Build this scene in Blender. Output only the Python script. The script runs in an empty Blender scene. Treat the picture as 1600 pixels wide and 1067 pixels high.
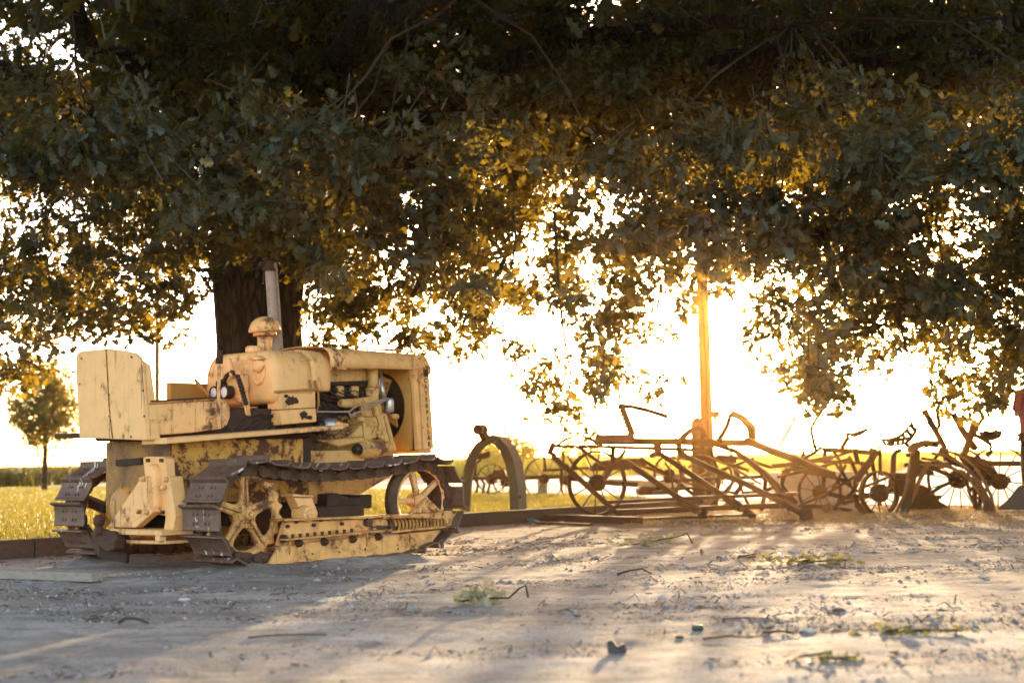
import bpy, math, random
import numpy as np
from mathutils import Vector, Matrix, Quaternion
random.seed(7)
RNG = np.random.default_rng(11)
S = bpy.context.scene
COL = S.collection
PI = math.pi
R = math.radians

# ------------------------------------------------------------------ camera numbers
EYE = np.array([0.0, 0.0, 0.72])
FOC = 2222.0
TILT, ROLL = R(4.67), R(0.9)
_F = np.array([0, math.cos(TILT), math.sin(TILT)])
_U0 = np.array([0, -math.sin(TILT), math.cos(TILT)])
_R0 = np.array([1.0, 0, 0])
_R = _R0 * math.cos(ROLL) - _U0 * math.sin(ROLL)
_U = _U0 * math.cos(ROLL) + _R0 * math.sin(ROLL)

def ray(px, py):
    return _F + _R * (px - 800) / FOC - _U * (py - 533.5) / FOC
def at(px, py, d):                      # point on the plane y = d
    r = ray(px, py)
    return Vector(EYE + r * (d / r[1]))
def gnd(px, py, z=0.0):                 # point on the plane z
    r = ray(px, py)
    return Vector(EYE + r * ((z - EYE[2]) / r[2]))

# ------------------------------------------------------------------ helpers
def link(o):
    COL.objects.link(o)
    return o

def tag(o, label=None, cat=None, group=None, kind=None):
    if label: o['label'] = label
    if cat: o['category'] = cat
    if group: o['group'] = group
    if kind: o['kind'] = kind
    return o

def thing(name, label, cat, loc=(0, 0, 0), rz=0.0, group=None):
    o = link(bpy.data.objects.new(name, None))
    o.empty_display_size = 0.2
    o.location = loc
    o.rotation_euler = (0, 0, rz)
    return tag(o, label, cat, group)

def frame(t, up=Vector((0, 0, 1))):
    t = t.normalized()
    if abs(t.dot(up)) > 0.97:
        up = Vector((0, 1, 0)) if abs(t.y) < 0.9 else Vector((1, 0, 0))
    a = t.cross(up).normalized()
    b = a.cross(t).normalized()
    return t, a, b

class MB:
    def __init__(s):
        s.v, s.f, s.s = [], [], []
    def add(s, vs, fs, smooth=False):
        n = len(s.v)
        s.v.extend(tuple(x) for x in vs)
        for f in fs:
            s.f.append(tuple(i + n for i in f)); s.s.append(smooth)
        return s
    def box(s, c, d, rot=None):
        c = Vector(c); h = Vector(d) / 2
        vs = [Vector((x * h.x, y * h.y, z * h.z)) for x in (-1, 1) for y in (-1, 1) for z in (-1, 1)]
        if rot is not None: vs = [rot @ v for v in vs]
        return s.add([c + v for v in vs], [(0, 1, 3, 2), (4, 6, 7, 5), (0, 4, 5, 1), (2, 3, 7, 6), (0, 2, 6, 4), (1, 5, 7, 3)])
    def prism(s, poly, ext, smooth=False):
        poly = [Vector(p) for p in poly]; ext = Vector(ext); n = len(poly)
        vs = poly + [p + ext for p in poly]
        nrm = Vector((0, 0, 0))
        for i in range(n):
            nrm += poly[i].cross(poly[(i + 1) % n])
        flip = nrm.dot(ext) > 0
        a = tuple(range(n)); b = tuple(range(2 * n - 1, n - 1, -1))
        sides = [(i, i + n, (i + 1) % n + n, (i + 1) % n) for i in range(n)]
        if flip:
            a = a[::-1]; b = b[::-1]; sides = [q[::-1] for q in sides]
        s.add(vs, [a, b])
        k = len(s.v) - 2 * n
        for q in sides:
            s.f.append(tuple(i + k for i in q)); s.s.append(smooth)
        return s
    def tube(s, pts, r, n=10, smooth=True, caps=True):
        pts = [Vector(p) for p in pts]
        rs = r if isinstance(r, (list, tuple)) else [r] * len(pts)
        vs, fs = [], []
        a = None
        for i, p in enumerate(pts):
            t = (pts[min(i + 1, len(pts) - 1)] - pts[max(i - 1, 0)]).normalized()
            if a is None: _, a, b = frame(t)
            else:
                a = (a - t * a.dot(t)).normalized(); b = a.cross(t).normalized()
            for k in range(n):
                q = 2 * PI * k / n
                vs.append(p + (a * math.cos(q) + b * math.sin(q)) * rs[i])
        for i in range(len(pts) - 1):
            for k in range(n):
                fs.append((i * n + k, i * n + (k + 1) % n, (i + 1) * n + (k + 1) % n, (i + 1) * n + k))
        s.add(vs, fs, smooth)
        if caps:
            k = len(s.v) - len(vs)
            s.f.append(tuple(k + i for i in range(n))[::-1]); s.s.append(False)
            s.f.append(tuple(k + (len(pts) - 1) * n + i for i in range(n))); s.s.append(False)
        return s
    def bar(s, pts, w, h, up=(0, 0, 1)):     # rectangular section swept along a line
        pts = [Vector(p) for p in pts]; up = Vector(up)
        vs, fs = [], []
        for i, p in enumerate(pts):
            t = pts[min(i + 1, len(pts) - 1)] - pts[max(i - 1, 0)]
            _, a, b = frame(t, up)
            for (x, y) in ((-1, -1), (1, -1), (1, 1), (-1, 1)):
                vs.append(p + a * x * w / 2 + b * y * h / 2)
        for i in range(len(pts) - 1):
            for k in range(4):
                fs.append((i * 4 + k, i * 4 + (k + 1) % 4, i * 4 + 4 + (k + 1) % 4, i * 4 + 4 + k))
        m = (len(pts) - 1) * 4
        fs += [(3, 2, 1, 0), (m, m + 1, m + 2, m + 3)]
        return s.add(vs, fs)
    def lathe(s, prof, o, axis, n=24, smooth=True):
        o = Vector(o); t, a, b = frame(Vector(axis))
        vs, fs = [], []
        for (r, z) in prof:
            for k in range(n):
                q = 2 * PI * k / n
                vs.append(o + t * z + (a * math.cos(q) + b * math.sin(q)) * max(r, 1e-4))
        for i in range(len(prof) - 1):
            for k in range(n):
                fs.append((i * n + k, i * n + (k + 1) % n, (i + 1) * n + (k + 1) % n, (i + 1) * n + k))
        return s.add(vs, fs, smooth)
    def bolt(s, c, axis, r=0.012, h=0.012):
        c = Vector(c)
        return s.tube([c, c + Vector(axis).normalized() * h], r, 6, smooth=False)
    def loft(s, secs, smooth=True, cap0=True, cap1=True, closed=True):
        n = len(secs[0]); vs = [p for q in secs for p in q]; fs = []
        for i in range(len(secs) - 1):
            for k in range(n if closed else n - 1):
                fs.append((i * n + k, i * n + (k + 1) % n, (i + 1) * n + (k + 1) % n, (i + 1) * n + k))
        s.add(vs, fs, smooth)
        k0 = len(s.v) - len(vs)
        if cap0: s.f.append(tuple(range(k0, k0 + n))[::-1]); s.s.append(False)
        if cap1: s.f.append(tuple(range(k0 + len(vs) - n, k0 + len(vs)))); s.s.append(False)
        return s
    def build(s, name, mat, parent=None, origin=None, bevel=0, solid=0, fix=True):
        me = bpy.data.meshes.new(name)
        vs = s.v
        if origin is not None:
            o3 = Vector(origin); vs = [tuple(Vector(v) - o3) for v in vs]
        me.from_pydata(vs, [], s.f)
        me.polygons.foreach_set('use_smooth', s.s)
        me.materials.append(mat)
        if fix:
            import bmesh
            bm = bmesh.new(); bm.from_mesh(me)
            bmesh.ops.recalc_face_normals(bm, faces=bm.faces)
            bm.to_mesh(me); bm.free()
        o = link(bpy.data.objects.new(name, me))
        if parent is not None: o.parent = parent
        if solid:
            m = o.modifiers.new('t', 'SOLIDIFY'); m.thickness = solid
        if bevel:
            m = o.modifiers.new('b', 'BEVEL'); m.width = bevel; m.segments = 2
            m.limit_method = 'ANGLE'; m.angle_limit = R(40)
        return o

def build_each(b, name, mat, parent=None, origin=None, bevel=0):
    par = list(range(len(b.v)))
    def find(i):
        while par[i] != i: par[i] = par[par[i]]; i = par[i]
        return i
    for f in b.f:
        for i in f[1:]: par[find(i)] = find(f[0])
    groups = {}
    for f, sm in zip(b.f, b.s): groups.setdefault(find(f[0]), []).append((f, sm))
    out = []
    for fl in groups.values():
        idx = {}; q = MB()
        for f, sm in fl:
            q.f.append(tuple(idx.setdefault(i, len(idx)) for i in f)); q.s.append(sm)
        q.v = [None] * len(idx)
        for i, j in idx.items(): q.v[j] = b.v[i]
        out.append(q.build(name, mat, parent, origin, bevel))
    return out

def np_mesh(name, V, faces_flat, sizes, mat, parent=None, smooth=False):
    me = bpy.data.meshes.new(name)
    V = np.asarray(V, dtype=np.float32); ff = np.asarray(faces_flat, dtype=np.int32).ravel()
    sizes = np.asarray(sizes, dtype=np.int32)
    me.vertices.add(len(V)); me.vertices.foreach_set('co', V.ravel())
    me.loops.add(len(ff)); me.loops.foreach_set('vertex_index', ff)
    me.polygons.add(len(sizes))
    st = np.concatenate([[0], np.cumsum(sizes)[:-1]]).astype(np.int32)
    me.polygons.foreach_set('loop_start', st)
    me.polygons.foreach_set('loop_total', sizes)
    me.polygons.foreach_set('use_smooth', np.full(len(sizes), smooth, dtype=bool))
    me.update(calc_edges=True); me.validate()
    me.materials.append(mat)
    o = link(bpy.data.objects.new(name, me))
    if parent is not None: o.parent = parent
    return o

def copy_tree(o, parent=None):
    c = o.copy(); link(c)
    if parent is not None: c.parent = parent
    for ch in list(o.children): copy_tree(ch, c)
    return c

# ------------------------------------------------------------------ materials
class NT:
    def __init__(s, name):
        s.m = bpy.data.materials.new(name); s.m.use_nodes = True
        s.t = s.m.node_tree; s.t.nodes.clear()
        s.out = s.n('ShaderNodeOutputMaterial')
    def n(s, typ, **k):
        x = s.t.nodes.new(typ)
        for a, b in k.items(): setattr(x, a, b)
        return x
    def l(s, a, b): s.t.links.new(a, b)
    def set(s, sock, v):
        if hasattr(v, 'is_output') or isinstance(v, bpy.types.NodeSocket): s.l(v, sock)
        else: sock.default_value = v
    def coord(s, scale=(1, 1, 1), rnd=False, gen='Object'):
        tc = s.n('ShaderNodeTexCoord'); mp = s.n('ShaderNodeMapping')
        s.l(tc.outputs[gen], mp.inputs['Vector']); mp.inputs['Scale'].default_value = scale
        if rnd:
            oi = s.n('ShaderNodeObjectInfo'); mu = s.n('ShaderNodeMath', operation='MULTIPLY')
            s.l(oi.outputs['Random'], mu.inputs[0]); mu.inputs[1].default_value = 57.0
            s.l(mu.outputs[0], mp.inputs['Location'])
        return mp.outputs['Vector']
    def noise(s, vec, scale, detail=4, rough=0.55, dist=0.0):
        x = s.n('ShaderNodeTexNoise'); s.l(vec, x.inputs['Vector'])
        x.inputs['Scale'].default_value = scale; x.inputs['Detail'].default_value = detail
        x.inputs['Roughness'].default_value = rough; x.inputs['Distortion'].default_value = dist
        return x.outputs['Fac']
    def ramp(s, fac, a, b):
        x = s.n('ShaderNodeMapRange'); s.l(fac, x.inputs['Value'])
        x.inputs['From Min'].default_value = a; x.inputs['From Max'].default_value = b
        return x.outputs['Result']
    def mix(s, fac, a, b, blend='MIX'):
        x = s.n('ShaderNodeMix', data_type='RGBA', blend_type=blend)
        s.set(x.inputs[0], fac)
        for sk, v in ((x.inputs[6], a), (x.inputs[7], b)):
            if isinstance(v, (tuple, list)): sk.default_value = (*v, 1) if len(v) == 3 else v
            else: s.l(v, sk)
        return x.outputs[2]
    def math(s, op, a, b=0.0):
        x = s.n('ShaderNodeMath', operation=op)
        s.set(x.inputs[0], a); s.set(x.inputs[1], b)
        return x.outputs[0]
    def island(s):
        return s.n('ShaderNodeNewGeometry').outputs['Random Per Island']
    def bsdf(s, color, rough=0.7, bump=None, strength=0.3, dist=0.01, metal=0.0, spec=0.5):
        b = s.n('ShaderNodeBsdfPrincipled')
        if isinstance(color, (tuple, list)): b.inputs['Base Color'].default_value = (*color, 1)
        else: s.l(color, b.inputs['Base Color'])
        s.set(b.inputs['Roughness'], rough)
        s.set(b.inputs['Metallic'], metal)
        b.inputs['Specular IOR Level'].default_value = spec
        if bump is not None:
            bp = s.n('ShaderNodeBump'); s.l(bump, bp.inputs['Height'])
            bp.inputs['Strength'].default_value = strength; bp.inputs['Distance'].default_value = dist
            s.l(bp.outputs['Normal'], b.inputs['Normal'])
        s.l(b.outputs[0], s.out.inputs['Surface'])
        return b

YEL = (0.79, 0.43, 0.160)
def paint(name, base=YEL, rust=0.622, streak=0.668, dirt=0.6, rough=0.5, sc=1.0, peel=(0.10, 0.045, 0.022)):
    t = NT(name)
    c = t.coord()
    big = t.noise(c, 2.2 * sc, 6, 0.62, 0.4)
    mid = t.noise(c, 9 * sc, 8, 0.68, 0.2)
    fine = t.noise(c, 60, 5, 0.7)
    st = t.noise(t.coord((26, 26, 1.6)), 1.0, 5, 0.6)
    fade = t.mix(t.ramp(big, 0.3, 0.7), base, tuple(min(1, x * y) for x, y in zip(base, (1.08, 1.06, 1.15))))
    grime = t.mix(t.math('MULTIPLY', t.ramp(mid, 0.45, 0.75), dirt * 0.55), fade, (0.36, 0.19, 0.05))
    grime = t.mix(t.math('MULTIPLY', t.ramp(st, 0.55, 0.8), dirt * 0.6), grime, (0.33, 0.16, 0.05))
    comb = t.math('ADD', t.math('MULTIPLY', big, 0.42), t.math('ADD', t.math('MULTIPLY', mid, 0.42), t.math('MULTIPLY', fine, 0.16)))
    rmask = t.ramp(comb, rust - 0.06, rust - 0.035)
    chips = t.ramp(t.math('ADD', t.math('MULTIPLY', mid, 0.4), t.math('MULTIPLY', fine, 0.6)), streak - 0.045, streak - 0.03)
    bv = t.n('ShaderNodeBevel'); bv.samples = 4; bv.inputs['Radius'].default_value = 0.016
    ge = t.n('ShaderNodeNewGeometry'); dp = t.n('ShaderNodeVectorMath', operation='DOT_PRODUCT')
    t.l(bv.outputs[0], dp.inputs[0]); t.l(ge.outputs['Normal'], dp.inputs[1])
    em = t.ramp(dp.outputs['Value'], 0.985, 0.86)
    wear = t.ramp(t.math('ADD', t.math('MULTIPLY', em, 0.36), t.math('ADD', t.math('MULTIPLY', mid, 0.5), t.math('MULTIPLY', fine, 0.28))), 0.665, 0.71)
    run = t.math('MULTIPLY', t.ramp(st, 0.585, 0.68), t.ramp(big, 0.46, 0.58))
    mask = t.math('MAXIMUM', t.math('MAXIMUM', rmask, chips), t.math('MAXIMUM', wear, t.math('MULTIPLY', run, 0.75)))
    edge = t.ramp(comb, rust - 0.10, rust - 0.05)
    halo = t.mix(t.math('MULTIPLY', edge, 0.6), grime, (0.34, 0.13, 0.03))
    rustc = t.mix(t.ramp(fine, 0.35, 0.65), peel, tuple(x * 2.0 for x in peel))
    col = t.mix(mask, halo, rustc)
    rg = t.math('ADD', t.math('MULTIPLY', mask, 0.35), rough)
    hb = t.math('ADD', t.math('MULTIPLY', mask, -0.6), t.math('ADD', t.math('MULTIPLY', fine, 0.25), t.math('MULTIPLY', t.noise(c, 5 * sc, 2), 2.2)))
    t.bsdf(col, rg, hb, 0.4, 0.005)
    return t.m

def rusty(name, a, b, c=(0.02, 0.012, 0.008), sc=1.0, rough=0.8, rnd=False, metal=0.0, white=False):
    t = NT(name)
    v = t.coord(rnd=rnd)
    n1 = t.noise(v, 5 * sc, 6, 0.65, 0.3); n2 = t.noise(v, 45 * sc, 5, 0.7); n3 = t.noise(v, 14 * sc, 6, 0.6)
    col = t.mix(t.ramp(n1, 0.35, 0.65), a, b)
    col = t.mix(t.math('MULTIPLY', t.ramp(n2, 0.5, 0.75), 0.7), col, c)
    col = t.mix(t.math('MULTIPLY', t.ramp(n3, 0.6, 0.8), 0.5), col, tuple(min(1, x * 1.9) for x in b))
    if white:
        w = t.noise(t.coord((1.0, 1.7, 1.0), rnd=True), 6.5, 3, 0.5, 0.9)
        w2 = t.noise(t.coord((3, 26, 3), rnd=True), 1.0, 2, 0.5, 0.5)
        k = t.math('MAXIMUM', t.ramp(w, 0.68, 0.70), t.math('MULTIPLY', t.ramp(w2, 0.66, 0.68), t.ramp(n1, 0.5, 0.56)))
        col = t.mix(t.math('MULTIPLY', k, 0.9), col, (0.62, 0.58, 0.55))
    t.bsdf(col, rough, n2, 0.4, 0.004, metal=metal)
    return t.m

def plain(name, col, rough=0.6, metal=0.0, var=0.25, sc=20):
    t = NT(name)
    n = t.noise(t.coord(), sc, 4)
    c = t.mix(t.ramp(n, 0.3, 0.7), tuple(x * (1 - var) for x in col), tuple(min(1, x * (1 + var)) for x in col))
    t.bsdf(c, rough, n, 0.15, 0.003, metal=metal)
    return t.m

def foliage(name, a, b, tl, tw=0.5, rough=0.5):
    t = NT(name)
    r = t.island()
    col = t.mix(r, a, b)
    d = t.n('ShaderNodeBsdfPrincipled'); t.l(col, d.inputs['Base Color'])
    d.inputs['Roughness'].default_value = rough; d.inputs['Specular IOR Level'].default_value = 0.3
    x = t.n('ShaderNodeBsdfTranslucent')
    tc = t.mix(r, tl, tuple(v * 0.6 for v in tl)); t.l(tc, x.inputs['Color'])
    ms = t.n('ShaderNodeMixShader'); ms.inputs[0].default_value = tw
    t.l(d.outputs[0], ms.inputs[1]); t.l(x.outputs[0], ms.inputs[2])
    t.l(ms.outputs[0], t.out.inputs['Surface'])
    return t.m

M = {}
M['yellow'] = paint('worn_yellow_paint')
M['yellow_low'] = paint('soiled_yellow_paint', base=(0.72, 0.385, 0.125), rust=0.60, streak=0.645, dirt=1.35, rough=0.65)
M['yellow_seat'] = paint('worn_yellow_paint_flat', rust=0.635, streak=0.675, dirt=0.45)
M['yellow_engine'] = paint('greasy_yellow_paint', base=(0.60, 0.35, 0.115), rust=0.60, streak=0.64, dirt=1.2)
M['yellow_peel'] = paint('peeling_yellow_paint', base=(0.58, 0.31, 0.06), rust=0.545, streak=0.60, dirt=1.0, rough=0.7, sc=1.6, peel=(0.07, 0.032, 0.018))
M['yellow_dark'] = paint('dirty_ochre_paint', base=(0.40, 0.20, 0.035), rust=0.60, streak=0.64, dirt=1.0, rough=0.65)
M['shoe'] = rusty('brown_track_steel', (0.092, 0.044, 0.028), (0.155, 0.085, 0.058), (0.025, 0.013, 0.009), rnd=True, rough=0.55, white=True)
M['link'] = rusty('rusty_chain_steel', (0.05, 0.024, 0.013), (0.14, 0.066, 0.030), rough=0.75)
M['rust'] = rusty('rust', (0.040, 0.014, 0.006), (0.080, 0.030, 0.011))
M['rust_dark'] = rusty('dark_rust', (0.024, 0.010, 0.006), (0.052, 0.021, 0.010))
M['rust_light'] = rusty('bleached_rust', (0.10, 0.042, 0.021), (0.17, 0.082, 0.042))
M['arch'] = rusty('rust_over_green', (0.11, 0.055, 0.036), (0.085, 0.10, 0.07), (0.05, 0.025, 0.018), sc=0.9)
M['pipe'] = rusty('weathered_exhaust', (0.42, 0.30, 0.24), (0.30, 0.19, 0.14), (0.12, 0.05, 0.03), rough=0.55)
M['black'] = plain('oily_black', (0.018, 0.015, 0.013), 0.5)
M['alu'] = plain('grey_metal', (0.42, 0.40, 0.37), 0.35, 0.7)
M['dial'] = plain('dial_face', (0.62, 0.63, 0.65), 0.25, 0.0, 0.1)
M['letter'] = plain('black_letters', (0.02, 0.016, 0.014), 0.6)
M['concrete'] = plain('old_concrete', (0.42, 0.38, 0.33), 0.9, 0, 0.2, 9)
M['pole'] = rusty('weathered_pole_wood', (0.11, 0.065, 0.034), (0.15, 0.09, 0.05), (0.06, 0.035, 0.02), rough=0.9)
M['hose'] = plain('blue_green_hose', (0.12, 0.26, 0.25), 0.6)
M['tin'] = plain('dark_tin', (0.035, 0.05, 0.048), 0.5)
M['leaf'] = foliage('oak_leaf', (0.008, 0.012, 0.008), (0.046, 0.060, 0.042), (0.70, 0.47, 0.03), 0.17)
M['leaf_young'] = foliage('young_leaf', (0.05, 0.07, 0.03), (0.09, 0.11, 0.05), (0.42, 0.32, 0.05), 0.5)
M['leaf_pale'] = foliage('pale_fallen_leaf', (0.22, 0.22, 0.13), (0.36, 0.33, 0.22), (0.3, 0.24, 0.08), 0.3)
M['leaf_green'] = foliage('fallen_green_leaf', (0.10, 0.12, 0.045), (0.18, 0.19, 0.08), (0.3, 0.25, 0.05), 0.35)
M['grass'] = foliage('lawn_grass', (0.07, 0.10, 0.022), (0.14, 0.16, 0.04), (0.38, 0.31, 0.05), 0.40)
M['crop'] = foliage('crop_leaf', (0.06, 0.10, 0.025), (0.13, 0.17, 0.05), (0.45, 0.42, 0.07), 0.5)
M['crop_dark'] = foliage('dark_crop_leaf', (0.025, 0.042, 0.012), (0.055, 0.075, 0.022), (0.22, 0.20, 0.04), 0.22)
M['straw'] = foliage('dry_straw', (0.26, 0.17, 0.07), (0.42, 0.29, 0.13), (0.5, 0.3, 0.08), 0.3)
M['dead_leaf'] = foliage('dead_leaf', (0.055, 0.03, 0.018), (0.24, 0.13, 0.07), (0.3, 0.14, 0.04), 0.2, 0.8)

def bark():
    t = NT('oak_bark')
    v = t.coord((7, 7, 1.2))
    n = t.noise(v, 2.0, 8, 0.7, 0.6)
    w = t.n('ShaderNodeTexVoronoi', feature='DISTANCE_TO_EDGE'); t.l(t.coord((9, 9, 2.2)), w.inputs['Vector']); w.inputs['Scale'].default_value = 1.5
    h = t.math('ADD', n, t.math('MULTIPLY', t.ramp(w.outputs['Distance'], 0, 0.25), 0.6))
    c = t.mix(t.ramp(h, 0.4, 1.1), (0.025, 0.016, 0.011), (0.085, 0.055, 0.036))
    t.bsdf(c, 0.95, h, 1.0, 0.05)
    return t.m
M['bark'] = bark()
M['twig'] = plain('twig_bark', (0.055, 0.035, 0.023), 0.9)
def timber(name, a, b):
    t = NT(name)
    v = t.coord((1.2, 30, 30))
    n = t.noise(v, 1.5, 8, 0.7, 0.4)
    t.bsdf(t.mix(t.ramp(n, 0.3, 0.7), a, b), 0.9, n, 0.6, 0.006)
    return t.m
M['timber'] = timber('brown_timber', (0.06, 0.038, 0.027), (0.12, 0.078, 0.055))
M['timber_grey'] = timber('grey_timber', (0.20, 0.165, 0.135), (0.33, 0.28, 0.24))

M['ochre'] = paint('plain_ochre_paint', base=(0.46, 0.225, 0.05), rust=0.65, streak=0.67, dirt=0.8)
M['greasy_shade'] = paint('greasy_shaded_block', base=(0.34, 0.19, 0.05), rust=0.50, streak=0.56, dirt=1.2, rough=0.55, peel=(0.022, 0.014, 0.009), sc=1.5)  # greasy paint darkened to put shade into the recesses between engine parts
def tread_plate():
    t = NT('checker_plate_paint')
    c = t.coord()
    big = t.noise(c, 4, 6, 0.65)
    ck = t.n('ShaderNodeTexWave', wave_type='BANDS', bands_direction='DIAGONAL'); t.l(t.coord((1, 1, 1)), ck.inputs['Vector']); ck.inputs['Scale'].default_value = 20
    ck2 = t.n('ShaderNodeTexWave', wave_type='BANDS', bands_direction='DIAGONAL'); t.l(t.coord((1, -1, 1)), ck2.inputs['Vector']); ck2.inputs['Scale'].default_value = 20
    h = t.math('MULTIPLY', ck.outputs['Fac'], ck2.outputs['Fac'])
    col = t.mix(t.ramp(big, 0.40, 0.62), (0.40, 0.20, 0.045), (0.13, 0.06, 0.025))
    col = t.mix(t.math('MULTIPLY', t.ramp(h, 0.3, 0.0), 0.25), col, (0.06, 0.03, 0.015))
    t.bsdf(col, 0.6, h, 0.8, 0.006)
    return t.m
M['tread'] = tread_plate()

def ground_mat():
    t = NT('dusty_gravel')
    c = t.coord()
    big = t.noise(c, 0.45, 6, 0.6, 0.5)
    lane = t.noise(t.coord((0.35, 1.6, 1)), 1.3, 6, 0.65, 0.6)
    mid = t.noise(c, 6, 8, 0.7)
    fine = t.noise(c, 70, 6, 0.75)
    vo = t.n('ShaderNodeTexVoronoi', feature='F1'); t.l(c, vo.inputs['Vector']); vo.inputs['Scale'].default_value = 34; vo.inputs['Randomness'].default_value = 1
    col = t.mix(t.ramp(lane, 0.36, 0.64), (0.27, 0.228, 0.203), (0.48, 0.425, 0.39))
    col = t.mix(t.math('MULTIPLY', t.ramp(big, 0.45, 0.7), 0.55), col, (0.21, 0.165, 0.135))
    col = t.mix(t.math('MULTIPLY', t.ramp(mid, 0.48, 0.70), 0.8), col, (0.135, 0.100, 0.080))
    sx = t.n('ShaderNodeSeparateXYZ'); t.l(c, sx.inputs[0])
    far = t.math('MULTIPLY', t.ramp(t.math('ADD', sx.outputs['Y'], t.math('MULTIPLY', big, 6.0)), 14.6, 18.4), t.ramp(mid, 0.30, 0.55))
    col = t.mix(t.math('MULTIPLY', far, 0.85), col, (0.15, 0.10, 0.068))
    st = t.math('MULTIPLY', t.ramp(vo.outputs['Distance'], 0.30, 0.12), t.ramp(fine, 0.42, 0.6))
    col = t.mix(t.math('MULTIPLY', st, 0.45), col, (0.50, 0.46, 0.43))
    col = t.mix(t.math('MULTIPLY', t.ramp(fine, 0.53, 0.66), 0.85), col, (0.085, 0.06, 0.045))
    h = t.math('ADD', t.math('MULTIPLY', mid, 0.9), t.math('ADD', t.math('MULTIPLY', fine, 0.30), t.math('MULTIPLY', st, 0.25)))
    t.bsdf(col, 0.95, h, 0.9, 0.03, spec=0.2)
    return t.m
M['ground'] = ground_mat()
M['road'] = plain('worn_pale_asphalt', (0.085, 0.085, 0.09), 0.95, 0, 0.15, 3)
M['soil'] = plain('lawn_soil', (0.11, 0.13, 0.035), 0.95, 0, 0.3, 12)
M['pebble'] = NT('pebble')
_t = M['pebble']; _t.bsdf(_t.mix(_t.island(), (0.13, 0.105, 0.09), (0.42, 0.38, 0.35)), 0.85); M['pebble'] = _t.m

# ================================================================== CRAWLER TRACTOR
AL = R(48)
FX = np.array([math.cos(AL), math.sin(AL), 0]); LY = np.array([-math.sin(AL), math.cos(AL), 0])
_s = np.array(at(381, 808, 9.55))
TORG = _s + LY * 0.8 + FX * 0.84; TORG[2] = 0.0
def tp(px, py, ax, val):                # photo point on a plane of the tractor, in tractor coordinates
    r = ray(px, py); n = (FX, LY, np.array([0, 0, 1.0]))[ax]
    q = EYE + r * ((val - (EYE - TORG) @ n) / (r @ n)) - TORG
    return Vector((q @ FX, q @ LY, q[2]))
def side(y, *pp): return [tp(a, b, 1, y) for a, b in pp]

T = thing('crawler_tractor', 'old faded yellow crawler tractor with rusty tracks, parked before the oak trunk', 'tractor', TORG, AL)

# ---- tracks
SPR = Vector((-0.84, 0, 0.375)); IDL = Vector((0.756, 0, 0.412))
RS, RI = 0.330, 0.298
def track_path():
    P = []
    for k in range(25):                                   # rear half round the sprocket, top -> bottom
        q = R(82 + 196 * k / 24)
        P.append((SPR.x + RS * math.cos(q), SPR.z + RS * math.sin(q)))
    zb = SPR.z - RS
    for k in range(1, 13):
        P.append((SPR.x + 0.05 + (1.30) * k / 12, zb - 0.004 + 0.012 * k / 12))
    for k in range(22):
        q = R(-68 + 160 * k / 21)
        P.append((IDL.x + RI * math.cos(q), IDL.z + RI * math.sin(q)))
    x1, z1 = P[-1]; x0, z0 = P[0]
    for k in range(1, 16):
        u = k / 16
        P.append((x1 + (x0 - x1) * u, z1 + (z0 - z1) * u - 0.055 * 4 * u * (1 - u) * (0.75 + 0.5 * u)))
    return P
TP = track_path()
NSH = 30
def resample(P, n):
    P = [Vector((a, 0, b)) for a, b in P]; P.append(P[0])
    L = [0]
    for i in range(len(P) - 1): L.append(L[-1] + (P[i + 1] - P[i]).length)
    out = []
    for k in range(n):
        t = L[-1] * (k + 0.35) / n
        i = max(j for j in range(len(L)) if L[j] <= t)
        i = min(i, len(P) - 2)
        u = (t - L[i]) / max(1e-6, L[i + 1] - L[i])
        out.append(P[i].lerp(P[i + 1], u))
    return out, L[-1] / n
SP, PITCH = resample(TP, NSH)

def shoe_mesh():
    b = MB()
    w, t = 0.40, 0.011
    prof = []                                             # plate + grouser section along x (travel), z outward
    top = [(-0.089, 0.036), (-0.081, 0.044), (-0.070, 0.036), (-0.056, 0.010), (-0.02, 0.005), (0.03, 0.005), (0.058, 0.006), (0.074, 0.012), (0.083, 0.010)]
    low = [(0.082, 0.002), (0.060, -0.006), (0.03, -0.008), (-0.02, -0.008), (-0.06, -0.004), (-0.078, 0.012)]
    ring = top + low
    secs = []
    for y in (-w / 2, -w / 2 + 0.02, 0, w / 2 - 0.02, w / 2):
        e = 0.0 if abs(y) < w / 2 - 0.001 else 0.004
        secs.append([Vector((x * (1 - e), y, z)) for x, z in ring])
    b.loft(secs, smooth=False)
    for x in (-0.025, 0.035):
        for y in (-0.085, -0.045, 0.045, 0.085):
            b.bolt((x, y, 0.006), (0, 0, 1), 0.011, 0.007)
    return b
def link_mesh():
    b = MB()
    for sgn in (-1, 1):
        for (x, dy) in ((-0.045, 0.0), (0.045, 0.016)):
            y = sgn * (0.07 + dy)
            pts = []
            for k in range(14):
                q = 2 * PI * k / 14
                pts.append(Vector((x + 0.056 * math.cos(q), y - 0.009, -0.052 + 0.036 * math.sin(q))))
            b.prism(pts, (0, 0.018, 0))
        b.box((0.0, sgn * 0.078, -0.017), (0.07, 0.034, 0.022))
    b.tube([(-0.085, -0.105, -0.052), (-0.085, 0.105, -0.052)], 0.024, 12)
    for sgn in (-1, 1):
        b.tube([(-0.085, sgn * 0.105, -0.052), (-0.085, sgn * 0.112, -0.052)], 0.014, 8, smooth=False)
    return b
shoe_d = link_d = None
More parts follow.
